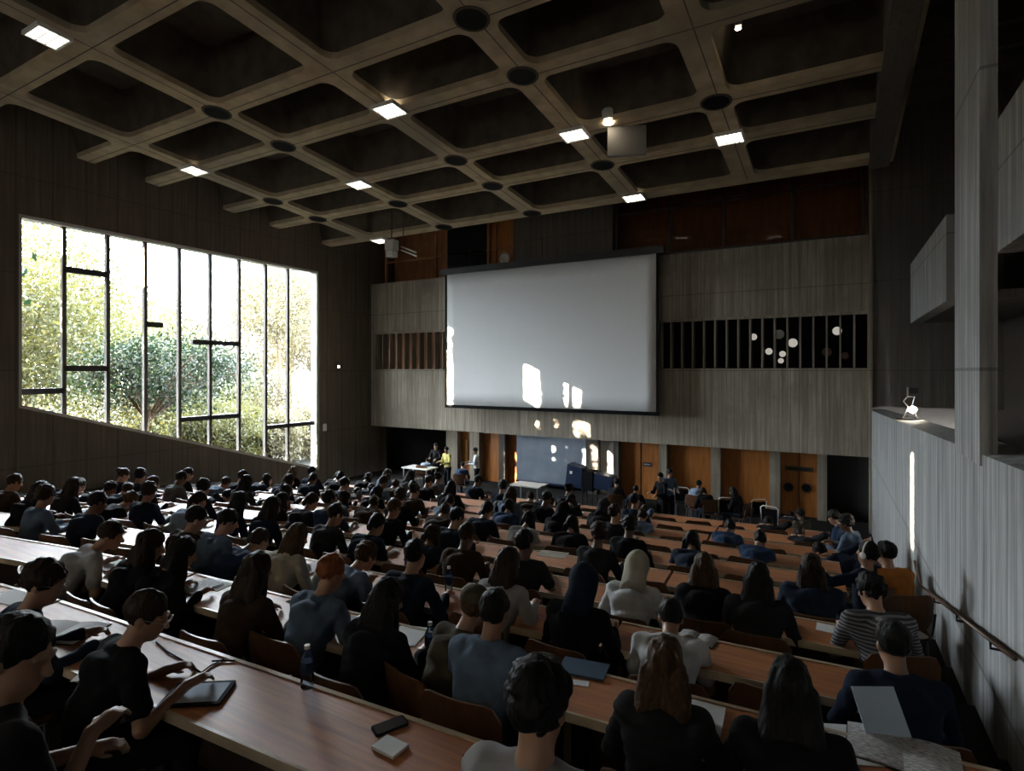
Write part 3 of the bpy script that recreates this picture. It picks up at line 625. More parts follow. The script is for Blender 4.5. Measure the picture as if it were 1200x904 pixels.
def person_meshes(vox=.016, lean=12, bend=14, hyaw=0, hpitch=25, hair='short', sleeve='long', hl=(-.16, .38, .835), hr=(.16, .38, .835), scale=1.0,
                  face=False, legs='sit', width=1.0, hood=False, seed=0, standing=False, headup=0, fingers=True, curly=0, wear=None):
    L1, L2 = R(lean), R(lean+bend)
    pel = np.array((0, -.03, .55 if not standing else .94)); u1 = np.array((0, math.sin(L1), math.cos(L1))); u2 = np.array((0, math.sin(L2), math.cos(L2)))
    waist = pel+.19*u1; chest = waist+.19*u2; nb = chest+.145*u2; hd = np.array((0, math.sin(L2*.9+R(hpitch)*.35), math.cos(L2*.9+R(hpitch)*.35)))
    hc = nb+.175*hd+np.array((0, 0, headup)); HR = rotm(R(hyaw), R(hpitch))
    def H(x, y, z): return hc+HR@np.array((x, y, z))
    sw = .163*width; shs = [nb-.035*u2+np.array((s*sw, 0, 0)) for s in (-1, 1)]
    arms = []
    for sh_, hand, s in ((shs[0], hl, -1), (shs[1], hr, 1)):
        el, wr = ik(sh_, hand, .285, .25, (s*.55, -.35, -1)); arms.append((sh_, el, wr, s))
    if not standing:
        hips = [np.array((s*.09, .0, .53)) for s in (-1, 1)]; knees = [np.array((s*.13, .42, .50)) for s in (-1, 1)]; ank = [np.array((s*.12, .40-.05*seed % 2*.1, .09)) for s in (-1, 1)]
    else:
        hips = [np.array((s*.09, -.02, .90)) for s in (-1, 1)]; knees = [np.array((s*.10, .01, .50)) for s in (-1, 1)]; ank = [np.array((s*.11, -.02, .09)) for s in (-1, 1)]
    allp = np.array([pel, waist, chest, nb, hc]+[q for a in arms for q in a[:3]]+hips+knees+ank)
    lo = allp.min(0)-.24; hi = allp.max(0)+.26; lo[2] = -.01
    if hair.startswith('long'): lo[1] -= .05
    def torso(f, inf, k=.05):
        f.ell(pel, (.150*width, .095, .11), k=k, inf=inf); f.ell(waist, (.120*width, .080, .15), rotm(0, -L1), k=k, inf=inf)
        f.ell(chest-.01*u2, (.143*width, .090, .165), rotm(0, -L2), k=k, inf=inf)
        f.cap(shs[0]-.012*u2, shs[1]-.012*u2, .050, .050, k=.03, inf=inf); f.cap(pel, chest, .082, .082, k=k, inf=inf); f.cap(pel+np.array((-.06*width, 0, .02)), chest+np.array((-.07*width, 0, 0)), .070, .072, k=.03, inf=inf); f.cap(pel+np.array((.06*width, 0, .02)), chest+np.array((.07*width, 0, 0)), .070, .072, k=.03, inf=inf)
        [f.cap(sh_*.8+chest*.2-np.array((0, .012, 0)), waist+np.array((q*.055*width, -.01, .03)), .058, .056, k=.03, inf=inf) for sh_, q in ((shs[0], -1), (shs[1], 1))]; f.cap(nb-.015*u2, shs[0]+np.array((.02, 0, .0)), .050, .042, k=.025, inf=inf); f.cap(nb-.015*u2, shs[1]+np.array((-.02, 0, .0)), .050, .042, k=.025, inf=inf)
    out = {}
    f = Fld(lo, hi, vox); torso(f, 0)
    f.cap(nb-.03*u2, hc-.03*hd, .056, .052, k=.03)
    f.ell(H(0, -.012, .03), (.074, .094, .092), HR, k=.02); f.ell(H(0, .03, -.035), (.058, .068, .078), HR, k=.03); f.cap(H(0, .06, -.085), H(0, .055, -.08), .028, .028, k=.03)
    f.cap(H(0, .092, .012), H(0, .112, -.022), .010, .015, k=.012)
    for s in (-1, 1): f.ell(H(s*.077, -.005, -.008), (.010, .020, .030), HR, k=.008)
    if face:
        for s in (-1, 1): f.ell(H(s*.030, .103, .012), (.017, .014, .011), HR, k=.012, cut=True); f.cap(H(s*.012, .094, .030), H(s*.045, .082, .030), .010, .008, k=.01)
        f.cap(H(-.018, .094, -.052), H(.018, .094, -.052), .008, .008, k=.006); f.cap(H(-.02, .106, -.0475), H(.02, .106, -.0475), .003, .003, k=.004, cut=True)
    for (sh_, el, wr, s) in arms:
        f.cap(sh_, el, .045, .036, k=.02); f.cap(el, wr, .036, .025, k=.015)
        dr = wr-el; dr /= np.linalg.norm(dr)+1e-9; fw_ = dr*.6+np.array((0, .5, -.15)); fw_ /= np.linalg.norm(fw_); sd = np.cross(fw_, (0, 0, 1)); sd /= np.linalg.norm(sd)+1e-9; up_ = np.cross(sd, fw_)
        pc = wr+fw_*.045; f.cap(wr, wr+fw_*.075, .024, .024, k=.012); f.cap(wr+fw_*.04-sd*.020, wr+fw_*.08-sd*.024, .014, .012, k=.012); f.cap(wr+fw_*.04+sd*.020, wr+fw_*.08+sd*.024, .014, .012, k=.012)
        if fingers:
            fr_ = max(.0085, vox*.75)
            for q, ln in zip((-1.5, -.5, .5, 1.5), (.030, .036, .034, .026)):
                b0 = wr+fw_*.085+sd*q*.018; b1 = b0+(fw_-up_*.35)*ln; b2 = b1+(fw_*.45-up_*.9)*ln*.85; f.cap(b0, b1, fr_, fr_*.95, k=.004); f.cap(b1, b2, fr_*.95, fr_*.85, k=.003)
            b0 = wr+fw_*.03-sd*s*.026; b1 = b0+(fw_*.7-sd*s*.7-up_*.2)*.035; f.cap(b0, b1, fr_*1.2, fr_, k=.008); f.cap(b1, b1+(fw_-up_*.3)*.026, fr_, fr_*.9, k=.004)
    for h_, kn, an in zip(hips, knees, ank): f.cap(h_, kn, .075, .052, k=.04); f.cap(kn, an, .05, .036, k=.02); f.cap(an, an+np.array((0, .15, -.045)), .038, .032, k=.02)
    out['body'] = f.mesh('body')
    # top garment
    f = Fld(lo, hi, vox); torso(f, .014)
    for (sh_, el, wr, s) in arms:
        if sleeve == 'short': mid = sh_+(el-sh_)*.68; f.cap(sh_, mid, .060, .060, k=.02)
        else: f.cap(sh_, el, .057, .050, k=.02); f.cap(el, el+(wr-el)*.93, .050, .038, k=.015)
    f.bumps(.0035, 42, seed); f.bumps(.0024, 80, seed+9, 120)
    if hood: f.cap(nb+np.array((-.07, -.03, .0)), nb+np.array((.07, -.03, .0)), .05, .05, k=.03); f.cap(nb+np.array((-.03, -.06, -.01)), nb+np.array((0, -.075, -.10)), .045, .03, k=.03); f.cap(nb+np.array((.03, -.06, -.01)), nb+np.array((0, -.075, -.10)), .045, .03, k=.03)
    f.ell(nb+u2*.075+np.array((0, .0, 0)), (.078, .08, .05), k=.01, cut=True)
    f.plane(pel+np.array((0, 0, -.09)), (0, 0, -1)); out['top'] = f.mesh('top')
    # trousers
    f = Fld(lo, np.array((hi[0], hi[1], pel[2]+.16)), vox); f.ell(pel-np.array((0, 0, .01)), (.165*width, .118, .12), k=.05, inf=.004)
    for h_, kn, an in zip(hips, knees, ank): f.cap(h_, kn, .088, .066, k=.04); f.cap(kn, an, .064, .052, k=.03)
    f.bumps(.003, 34, seed+3); f.plane(pel+np.array((0, 0, .06)), (0, 0, 1)); f.plane((0, 0, .07), (0, 0, -1)); out['trousers'] = f.mesh('trousers')
    f = Fld(np.array((lo[0], lo[1], -.01)), np.array((hi[0], hi[1], .2)), vox)
    for an in ank: f.cap(an+np.array((0, -.01, -.03)), an+np.array((0, .15, -.042)), .048, .040, k=.02)
    f.plane((0, 0, .004), (0, 0, -1)); out['shoes'] = f.mesh('shoes')
    # hair
    hv = min(vox, .010); m_ = .17; hlo, hhi = hc-m_, hc+m_+.02
    if hair == 'long': hlo[2] -= .34; hlo[1] -= .06; hlo[0] -= .03; hhi[0] += .03
    f = Fld(hlo, hhi, hv)
    if hair in ('short', 'curly', 'cap', 'bun', 'pony'):
        t_ = .007 if hair != 'curly' else .015
        f.ell(H(0, -.018, .038), (.076+t_, .097+t_, .094+t_), HR, k=.01)
        f.ell(H(0, .095, -.028), (.082, .062, .078), HR, k=.015, cut=True)
        for s in (-1, 1): f.ell(H(s*.09, .02, -.055), (.03, .05, .045), HR, k=.008, cut=True)
        f.cap(H(0, -.085, -.10), H(0, .06, -.15), .05, .07, k=.02, cut=True); f.cap(H(-.06, -.06, -.11), H(.06, -.06, -.11), .04, .04, k=.02, cut=True)
        f.bumps(.004 if hair != 'curly' else .007, 90 if hair != 'curly' else 120, seed); f.bumps(.0025, 190, seed+1)
        if hair == 'bun': f.ell(H(0, -.115, .07), (.045, .045, .045), HR, k=.01)
        if hair == 'pony': f.cap(H(0, -.11, .05), H(0, -.15, -.06), .03, .035, k=.015)
    if hair == 'long':
        f.ell(H(0, -.02, .035), (.085, .104, .101), HR, k=.01)
        n_ = HR@np.array((0, -.045, -.02)); a0 = hc+n_; back = np.array((0, -.085, -.30)) if lean+bend < 45 else np.array((0, -.02, -.30))
        for s in (-.06, -.02, .02, .06): f.cap(a0+HR@np.array((s, 0, 0)), a0+np.array((s*1.35, back[1]+.02, -.15)), .052, .048, k=.012); f.cap(a0+np.array((s*1.35, back[1]+.02, -.15)), a0+np.array((s*1.25, back[1], back[2])), .047, .026, k=.012)
        for s in (-1, 1): f.cap(H(s*.068, .0, .0), hc+np.array((s*.078, -.03, -.17)), .028, .024, k=.015)
        f.ell(H(0, .105, -.025), (.070, .068, .090), HR, k=.015, cut=True); f.bumps(.004, 110, seed, 16); f.bumps(.003, 210, seed+1, 22)
    if hair == 'hood':
        f = Fld(hc-.22, hc+.22, hv); f.ell(H(0, -.02, .03), (.105, .125, .125), HR, k=.01); f.cap(H(0, -.05, -.05), nb+np.array((0, -.05, .0)), .10, .11, k=.03)
        f.ell(H(0, .11, -.01), (.072, .08, .095), HR, k=.015, cut=True); f.bumps(.003, 45, seed)
    f.v = np.maximum(f.v, .0-.2)
    out['hair'] = f.mesh('hair')
    if hair == 'cap' or wear == 'cap':
        f = Fld(hc-.2, hc+.2, hv); f.ell(H(0, -.012, .055), (.094, .112, .092), HR, k=.01); f.ell(H(0, .12, .05), (.07, .09, .012), HR, k=.02); f.plane(H(0, 0, .035), tuple(-(HR@np.array((0, 0, 1))))); out['cap'] = f.mesh('cap')
    if wear == 'headphones':
        f = Fld(hc-.17, hc+.17, .007); 
        for i in range(10):
            a_ = math.pi*i/10; b_ = math.pi*(i+1)/10; f.cap(H(.098*math.cos(a_), -.01, .005+.13*math.sin(a_)), H(.098*math.cos(b_), -.01, .005+.13*math.sin(b_)), .009, .009, k=.004)
        for s in (-1, 1): f.ell(H(s*.097, -.01, -.005), (.018, .034, .038), HR, k=.008)
        out['headphones'] = f.mesh('headphones')
    out['_H'] = H; out['_arms'] = arms; out['_nb'] = nb
    return out
NMAT = {}
def build_person(ms, hairm='black', topm='navy', legm='denim', skin=0, hoodm=None):
    e = empty('person'); e.scale = (.92, .92, .92)
    b = link('body', ms['body'], e, SKIN[skin]); 
    link('top', ms['top'], e, 'cloth_'+topm); link('trousers', ms['trousers'], e, 'cloth_'+legm); link('shoes', ms['shoes'], e, 'cloth_black')
    if hoodm: link('hood', ms['hair'], e, 'cloth_'+hoodm)
    else: link('hair', ms['hair'], e, 'hair_'+hairm)
    for x, m in (('cap', 'cloth_khaki'), ('headphones', 'white_plastic')):
        if ms.get(x): link(x, ms[x], e, m)
    return e
def glasses(e, H, name='glasses'):
    mb = MB()
    for s in (-1, 1):
        pts = [H(s*.032+.022*math.cos(a), .112, .008+.017*math.sin(a)) for a in [2*math.pi*i/12 for i in range(13)]]; mb.tube(pts, .0022, 5, cap=False)
        mb.tube([H(s*.054, .112, .012), H(s*.080, .02, .012), H(s*.082, -.01, -.002)], .002, 5)
    mb.tube([H(-.012, .114, .012), H(.012, .114, .012)], .002, 5); mb.build(name, 'steel', e)
HAIRN = dict(black='black', dark_brown='dark brown', brown='brown', ginger='ginger', blond='blond', grey='grey')
people = []; chairs = []   # (row, s, obj, description)
def chair_at(k, s, y, rz, what, first=[True]):
    if first[0]: c = chair0; first[0] = False
    else: c = copy_tree(chair0)
    c.location = row(s, y+bow(s), zfl(k)); c.rotation_euler = (0, 0, PH+rz); chairs.append([k, s, c, what]); return c
HEADY = .17   # head centre lies this far before the seat centre for the default pose
PS = .92
def head_local(ms): return np.array(ms['_H'](0, 0, 0))*PS
def seat_person(k, u, v, kw, looks, yaw=0, desc=None, chair=True, dz=0, t=None):
    """unique sitter whose head centre lies on the ray through (u,v)"""
    ms = person_meshes(**kw); h = head_local(ms); zf = zfl(k)+dz
    if t is None:
        d = ray(u, v); tt = (zf+h[2])/d.z; p = d*tt
        s, y = sy(p); ynom = yfar(k)-.53+h[1]
        y = min(max(y, ynom-.12), ynom+.10); s = s if abs(y-sy(p)[1]) < .01 else (d.dot(RS)/d.dot(RN))*y
    else:
        p = ray(u, v)*t; s, y = sy(p); sc1 = min(1.04, max(.88, (p.z-zf)/(h[2]/PS))); h = h/PS*sc1
    e = build_person(ms, **looks)
    if t is not None: e.scale = (sc1,)*3
    c, sn = math.cos(yaw), math.sin(yaw); off = (c*h[0]-sn*h[1], sn*h[0]+c*h[1])
    s0, y0 = s-off[0], y-off[1]
    e.location = row(s0, y0, zf); e.rotation_euler = (0, 0, PH+yaw); people.append([k, s0, e, desc, looks, kw]); e['_'] = 0
    del e['_']
    if chair: chair_at(k, s0, y0-bow(s0), yaw, 'taken')
    return e, ms
POOL = [('black', 'black'), ('navy', 'black'), ('charcoal', 'dark_brown'), ('denim', 'black'), ('black', 'brown'), ('black', 'black'), ('blue', 'black'), ('navy', 'black'), ('steel_blue', 'dark_brown'), ('navy', 'dark_brown'), ('grey', 'black'), ('brown', 'dark_brown'), ('black', 'dark_brown'), ('charcoal', 'black')]
# ---- unique sitters in the near rows
N = dict(vox=.009)
S = dict(black='black', )
e, ms1 = seat_person(0, 172, 722, dict(vox=.0075, lean=14, bend=14, hyaw=-38, hpitch=22, hair='short', sleeve='short', hl=(-.06, .38, .825), hr=(.24, .38, .850), face=True, seed=1), dict(hairm='dark_brown', topm='black', legm='charcoal'), yaw=-.25, desc='person in black t-shirt writing on a tablet, head turned, wearing glasses'); glasses(e, ms1['_H'])
P1 = e
e, ms = seat_person(0, 52, 683, dict(vox=.009, lean=10, bend=12, hyaw=-40, hpitch=18, hair='curly', sleeve='long', hl=(.0, .40, .83), hr=(.24, .40, .83), face=True, seed=2), dict(hairm='dark_brown', topm='denim', legm='charcoal'), yaw=-.2, desc='person with curly brown hair and glasses bending over a notebook at the left edge'); glasses(e, ms['_H'])
e, ms = seat_person(-1, 22, 768, dict(vox=.0085, lean=4, bend=8, hyaw=-52, hpitch=22, hair='short', sleeve='short', hl=(-.02, .30, .80), hr=(.10, .28, .92), face=True, seed=3, width=1.08), dict(hairm='black', topm='charcoal', legm='grey'), yaw=-.15, t=1.85, desc='person in dark t-shirt cut by the bottom left corner, face in profile', dz=0.02)
e, ms = seat_person(0, 632, 826, dict(vox=.0085, lean=2, bend=8, hyaw=-6, hpitch=10, hair='curly', sleeve='short', face=True, seed=4, hl=(-.14, .34, .83), hr=(.14, .34, .83)), dict(hairm='black', topm='light_grey', legm='denim'), t=1.72, desc='person with thick curly black hair in a grey t-shirt at the bottom centre')
uniq = [
 (1, 130, 628, dict(lean=20, bend=22, hyaw=-30, hpitch=20, width=1.1, sleeve='short', seed=5), dict(hairm='dark_brown', topm='light_grey'), -.35, 'person in light grey t-shirt hunched over the desk'),
 (1, 176, 647, dict(hair='long', lean=14, seed=6, hyaw=-20), dict(hairm='dark_brown', topm='black'), -.1, 'person with long brown hair in black top'),
 (1, 214, 662, dict(hair='long', lean=20, seed=7, hyaw=-15), dict(hairm='black', topm='black'), -.15, 'person with long black hair writing, dark sweater'),
 (1, 302, 676, dict(hair='long', lean=8, hpitch=15, seed=8), dict(hairm='dark_brown', topm='brown'), 0, 'person with long straight dark hair in brown top'),
 (1, 388, 672, dict(hair='short', lean=14, hpitch=18, hyaw=-12, seed=9, width=1.1), dict(hairm='ginger', topm='steel_blue'), -.05, 'person with short ginger hair in blue grey sweater'),
 (1, 455, 712, dict(hair='long', lean=12, seed=10, hyaw=-14), dict(hairm='black', topm='black'), -.05, 'person with long black hair and black coat beside a plastic bottle'),
 (1, 580, 718, dict(hair='short', lean=8, bend=12, hpitch=14, seed=11, width=1.15, hood=True), dict(hairm='black', topm='steel_blue'), .0, 'person with short black hair in grey blue hooded sweater'),
 (1, 780, 785, dict(hair='long', lean=6, hpitch=10, seed=12), dict(hairm='brown', topm='charcoal'), .05, 'person with long straight brown hair in dark top near the bottom'),
 (1, 925, 806, dict(hair='long', lean=4, hpitch=12, seed=13, width=1.1), dict(hairm='black', topm='black'), .1, 'person with long black hair and black jacket beside the open book'),
 (2, 1046, 771, dict(hair='short', lean=8, hpitch=14, hyaw=12, seed=14, width=1.15, hood=True), dict(hairm='black', topm='navy'), .15, 'person in navy hooded jacket at the aisle end'),
 (2, 786, 741, dict(hair='short', lean=30, bend=26, hpitch=25, sleeve='short', seed=15, width=1.15), dict(hairm='black', topm='white'), .15, 'person in white t-shirt bending over a magazine'),
 (2, 684, 684, dict(hair='hood', lean=10, hpitch=16, hyaw=18, seed=16, width=1.1), dict(hoodm='navy', topm='black'), -.1, 'person with navy hood up, chair with hanging strap'),
 (2, 597, 658, dict(hair='long', lean=14, seed=17, hpitch=14, hyaw=-10), dict(hairm='dark_brown', topm='light_grey'), -.1, 'person with wavy brown hair in light grey top'),
 (2, 487, 651, dict(hair='short', lean=6, hpitch=12, seed=18, width=1.1), dict(hairm='black', topm='navy'), -.05, 'person with short black hair in navy sweater sitting upright'),
 (2, 429, 653, dict(hair='curly', lean=32, bend=20, seed=19), dict(hairm='brown', topm='steel_blue'), -.2, 'person with brown curls in striped blue sweater leaning low'),
 (2, 349, 638, dict(hair='long', lean=14, seed=20), dict(hairm='brown', topm='cream'), -.1, 'person with long light brown hair in cream top'),
 (2, 304, 642, dict(hair='short', lean=34, bend=25, seed=21), dict(hairm='dark_brown', topm='blue'), -.2, 'person in bright blue top lying low over papers'),
 (2, 267, 612, dict(hair='short', lean=18, seed=22, width=1.15, hyaw=-18), dict(hairm='black', topm='steel_blue'), -.15, 'person in grey blue sweater with short black hair'),
 (2, 230, 611, dict(hair='short', lean=12, seed=23, hyaw=-20, width=1.1), dict(hairm='black', topm='brown'), -.15, 'person in brown top with short black hair'),
 (2, 48, 609, dict(hair='long', lean=16, seed=24), dict(hairm='black', topm='black'), -.1, 'person with long black hair and black jacket near the left edge'),
 (3, 747, 669, dict(hair='hood', lean=22, hpitch=22, seed=25, width=1.1), dict(hoodm='cream', topm='white'), .0, 'person with pale headscarf in white hooded sweater'),
 (3, 889, 678, dict(hair='long', lean=10, hpitch=14, seed=26, width=1.15), dict(hairm='black', topm='charcoal'), .0, 'person with long black hair, dark jacket over the chair'),
 (3, 825, 666, dict(hair='long', lean=16, seed=27, hpitch=20), dict(hairm='brown', topm='black'), .1, 'person with long brown hair bending forward in black top'),
 (4, 951, 668, dict(hair='long', lean=8, hpitch=12, seed=28, width=1.2), dict(hairm='dark_brown', topm='denim'), .0, 'person with curly long brown hair in denim jacket'),
 (3, 1021, 684, dict(hair='curly', lean=12, hpitch=22, hyaw=30, seed=29, width=1.2), dict(hairm='black', topm='striped'), .3, 'person in striped grey sweater at the aisle end'),
 (5, 1038, 646, dict(hair='short', lean=4, hpitch=8, hyaw=20, seed=30, width=1.1), dict(hairm='black', topm='orange'), .45, 'person in orange shirt sitting against the right wall'),
 (5, 1017, 648, dict(hair='short', lean=-2, bend=0, hpitch=0, seed=31, wear='headphones', hl=(-.45, .25, 1.15)), dict(hairm='black', topm='navy'), .9, 'person wearing white headphones beside the orange shirt'),
]
for (k, u, v, kw, looks, yaw, desc) in uniq:
    kk = dict(N); kk.update(kw); kk['vox'] = .010 if k <= 2 else .013
    lk = dict(hairm='black', topm='navy', legm='denim', skin=random.choice((0, 0, 1))); lk.update(looks)
    seat_person(k, u, v, kk, lk, yaw, desc, chair=True)
# companion in a beige cap beside the hooded sweater
seat_person(1, 556, 712, dict(vox=.010, hair='cap', lean=24, bend=10, hyaw=20, hpitch=15, seed=33), dict(hairm='brown', topm='khaki', legm='denim'), -.3, 'person with a beige cap leaning behind the grey blue sweater', t=3.3)
# ---- prototypes for the rest
PR = []
for i, (hair, lean, bend, hy, hp, sl, kwx) in enumerate((
        ('short', 14, 14, -10, 25, 'long', {}), ('short', 30, 28, 15, 25, 'long', dict(hood=True)), ('long', 12, 14, 0, 25, 'long', {}), ('long', 28, 24, -15, 25, 'long', {}),
        ('curly', 8, 10, 20, 12, 'long', {}), ('short', 40, 34, 0, 30, 'long', {}), ('bun', 16, 14, -20, 22, 'long', {}), ('hood', 22, 20, 0, 25, 'long', {}), ('short', 4, 8, -30, 6, 'short', {}), ('pony', 22, 18, 10, 25, 'short', {}))):
    PR.append((hair, person_meshes(vox=.016, lean=lean, bend=bend, hyaw=hy, hpitch=hp, hair=hair, sleeve=sl, seed=40+i, hl=(-.15+.03*(i % 3), .38, .835), hr=(.16, .40-.03*(i % 2), .835), **kwx)))
protos = {}
def crowd_person(k, s, y, pi, topm, hairm, yaw, zf):
    hair, ms = PR[pi]
    if pi not in protos:
        e = build_person(ms, hairm=hairm, topm=topm, legm='denim', skin=0, hoodm=(topm if hair == 'hood' else None)); protos[pi] = e
        for ch in e.children:
            ch.material_slots[0].link = 'OBJECT'
            ch.material_slots[0].material = ch.data.materials[0]
    else:
        e = copy_tree(protos[pi])
    for ch in e.children:
        n_ = ch.name.split('.')[0]
        if n_ == 'body': ch.material_slots[0].material = SKIN[random.choice((0, 0, 1, 2))]
        elif n_ in ('top', 'hood'): ch.material_slots[0].material = M['cloth_'+topm]
        elif n_ == 'hair': ch.material_slots[0].material = M['hair_'+hairm]
    e.location = row(s, y, zf); e.rotation_euler = (0, 0, PH+yaw)
    d = 'person with %s in %s top' % ('hood up' if hair == 'hood' else {'short': 'short', 'long': 'long', 'curly': 'curly', 'bun': 'tied up', 'pony': 'ponytail'}[hair]+' '+HAIRN[hairm]+' hair', topm.replace('_', ' '))
    people.append([k, s, e, d, None, None]); return e
def vexp(k, u, h=1.20, hy=.20):
    d = ray(u, 500); t = (yfar(k)-.53+hy)/d.dot(RN); return HOR-F*(zfl(k)+h)/t
heads = [(3,558),(25,557),(53,556),(73,553),(87,552),(102,555),(80,568),(42,587),(125,562),(133,578),(150,568),(158,558),(187,556),(194,570),(7,607),(95,590),(208,558),(245,557),(217,575),(255,575),(222,590),(248,598),
 (285,583),(298,605),(313,592),(340,592),(367,592),(392,603),(352,617),(380,615),(310,556),(307,565),(327,563),(337,555),(352,560),(367,565),(385,556),(317,577),(350,577),(427,602),(440,615),(462,595),(407,582),(432,577),(450,582),(472,585),
 (490,575),(498,592),(515,580),(523,595),(533,573),(533,610),(513,633),(483,630),(497,610),(550,637),(567,637),(570,613),(570,595),(578,597),(507,618),(550,577),(577,577),(673,587),(603,592),(657,597),(650,613),(677,623),(617,633),
 (708,592),(707,608),(700,625),(737,622),(750,590),(752,608),(742,578),(773,623),(737,637),(680,637),(815,637),(805,627),(850,620),(883,637),(945,633),(410,570),(395,566),(430,562),(455,563),(470,568),(445,558),(415,556),(505,566),(520,562),(600,582),(620,590),(640,580),(590,570),(560,562),(720,600),(690,600),(630,605),(585,618),(610,608)]
import itertools
busy = {k: [s for kk, s, *_ in people if kk == k] for k in range(-1, NR+1)}
def free(k, s, w=.50): return all(abs(s-q) > w for q in busy[k])
for (u, v) in heads:
    best = min(range(3, NR), key=lambda k: abs(vexp(k, u)-v))
    pi = random.choices(range(10), (5, 4, 4, 3, 3, 3, 1, 1, 2, 2))[0]
    h = head_local(PR[pi][1]); best = min(range(2, NR), key=lambda k: abs(vexp(k, u, h[2], h[1])-v))
    d = ray(u, v); y = yfar(best)-.53+h[1]+random.uniform(-.05, .05); tt = y/d.dot(RN); s = tt*d.dot(RS)
    if s < smin(best): continue
    if not free(best, s):
        continue
    busy[best].append(s); tm, hm = random.choice(POOL)
    y0 = y-h[1]; yaw = random.uniform(-.2, .2)
    crowd_person(best, s, y0+bow(s), pi, tm, hm, yaw, zfl(best)); chair_at(best, s, y0, yaw, 'taken')
for k in range(2, NR):
    s = smin(k)+.25
    while s < ends[k]-.3:
        pocc = .84 if s < -3.4 else (.45 if s < -1.8 else .10)
        if k <= 3 and s > -8: pocc *= .6 if k == 3 else .25
        if free(k, s, .54):
            y0 = yfar(k)-.53+random.uniform(-.04, .04)
            if random.random() < pocc:
                pi = random.choices(range(10), (5, 5, 4, 4, 3, 5, 1, 1, 2, 2))[0]; tm, hm = random.choice(POOL); yaw = random.uniform(-.25, .25)
                if random.random() < .06: tm = random.choice(('white', 'pale_blue', 'light_grey'))
                crowd_person(k, s, y0+bow(s), pi, tm, hm, yaw, zfl(k)); chair_at(k, s, y0, yaw, 'taken')
            elif random.random() < .75: chair_at(k, s, y0+.02, random.uniform(-.15, .15), 'empty')
            busy[k].append(s); s += .3
        s += .08
# empty chairs in near rows that the photo shows
for (k, u, yaw) in ((0, 330, .1), (1, 130+120, 0), (1, 345, 0), (1, 520, .1), (1, 690, 0), (2, 395, 0), (2, 540, 0), (2, 645, 0), (2, 880, 0), (2, 960, 0), (2, 175, 0), (2, 100, 0), (1, 60, 0), (1, 95, 0)):
    y = yfar(k)-.55; d = ray(u, 700); s = y/d.dot(RN)*d.dot(RS)
    if k >= 1 and all(abs(s-q) > .45 for q in busy[k]) and s > -9.3: chair_at(k, s, y, yaw, 'empty'); busy[k].append(s)
# ---- people at the front, standing and seated
stand = person_meshes(vox=.018, lean=2, bend=4, hyaw=20, hpitch=12, hair='short', seed=60, standing=True, hl=(-.12, .30, 1.15), hr=(.14, .30, 1.2))
def front_person(u, v, y, top, hairm, yaw, desc, standing=True, pi=0):
    if standing:
        e = build_person(stand, hairm=hairm, topm=top, legm='black') if not protos.get('st') else copy_tree(protos['st'])
        if not protos.get('st'):
            protos['st'] = e
            for ch in e.children: ch.material_slots[0].link = 'OBJECT'; ch.material_slots[0].material = ch.data.materials[0]
        for ch in e.children:
            if ch.name.startswith('top'): ch.material_slots[0].material = M['cloth_'+top]
            if ch.name.startswith('hair'): ch.material_slots[0].material = M['hair_'+hairm]
    else:
        e = crowd_person(99, 0, 0, pi, top, hairm, yaw, -4.35); people.pop()
    p = at_y(u, v, y); e.location = (p.x, y, -4.35); e.rotation_euler = (0, 0, yaw); people.append([99, 0, e, desc, None, None]); return e
front_person(775, 560, 15.2, 'black', 'black', 2.6, 'standing person in black beside the orange doors')
front_person(784, 560, 15.9, 'steel_blue', 'black', -2.4, 'standing person in grey blue half hidden at the orange doors')
front_person(524, 560, 16.6, 'yellow', 'black', 2.9, 'person in yellow top standing at the far left front')
front_person(511, 560, 17.2, 'charcoal', 'black', -2.9, 'person in dark grey standing at the far left front')
front_person(558, 560, 16.9, 'white', 'black', 2.2, 'person in white top standing in front of the first doors')
for i, (u, y, top, hairm, yaw, desc, pi) in enumerate(((815, 16.6, 'pale_blue', 'black', -.2, 'person in pale blue seated by the front chairs', 0), (868, 16.2, 'charcoal', 'black', 1.2, 'person in dark coat seated between front chairs', 2),
        (830, 16.2, 'black', 'dark_brown', .5, 'person with long hair seated low at the front chairs', 3), (942, 14.2, 'khaki', 'black', .6, 'person in khaki seated near the dark exit', 4),
        (925, 15.0, 'navy', 'black', 0, 'person in navy hunched near the dark exit', 5), (496, 16.8, 'pale_blue', 'black', .3, 'person in pale blue seated at far left table', 1), (540, 16.0, 'blue', 'black', .3, 'person in blue seated before the first doors', 0), (745, 15.0, 'navy', 'black', .3, 'person in navy seated below the orange doors', 0), (722, 15.6, 'charcoal', 'black', .3, 'person in dark grey seated beside the cabinet on legs', 4))):
    e = front_person(u, 590, y, top, hairm, yaw, desc, False, pi)
    c = copy_tree(chair0); c.location = e.location; c.rotation_euler = e.rotation_euler; chairs.append([99, 0, c, 'brown plywood chair under the '+desc.replace('seated', 'sitting')])
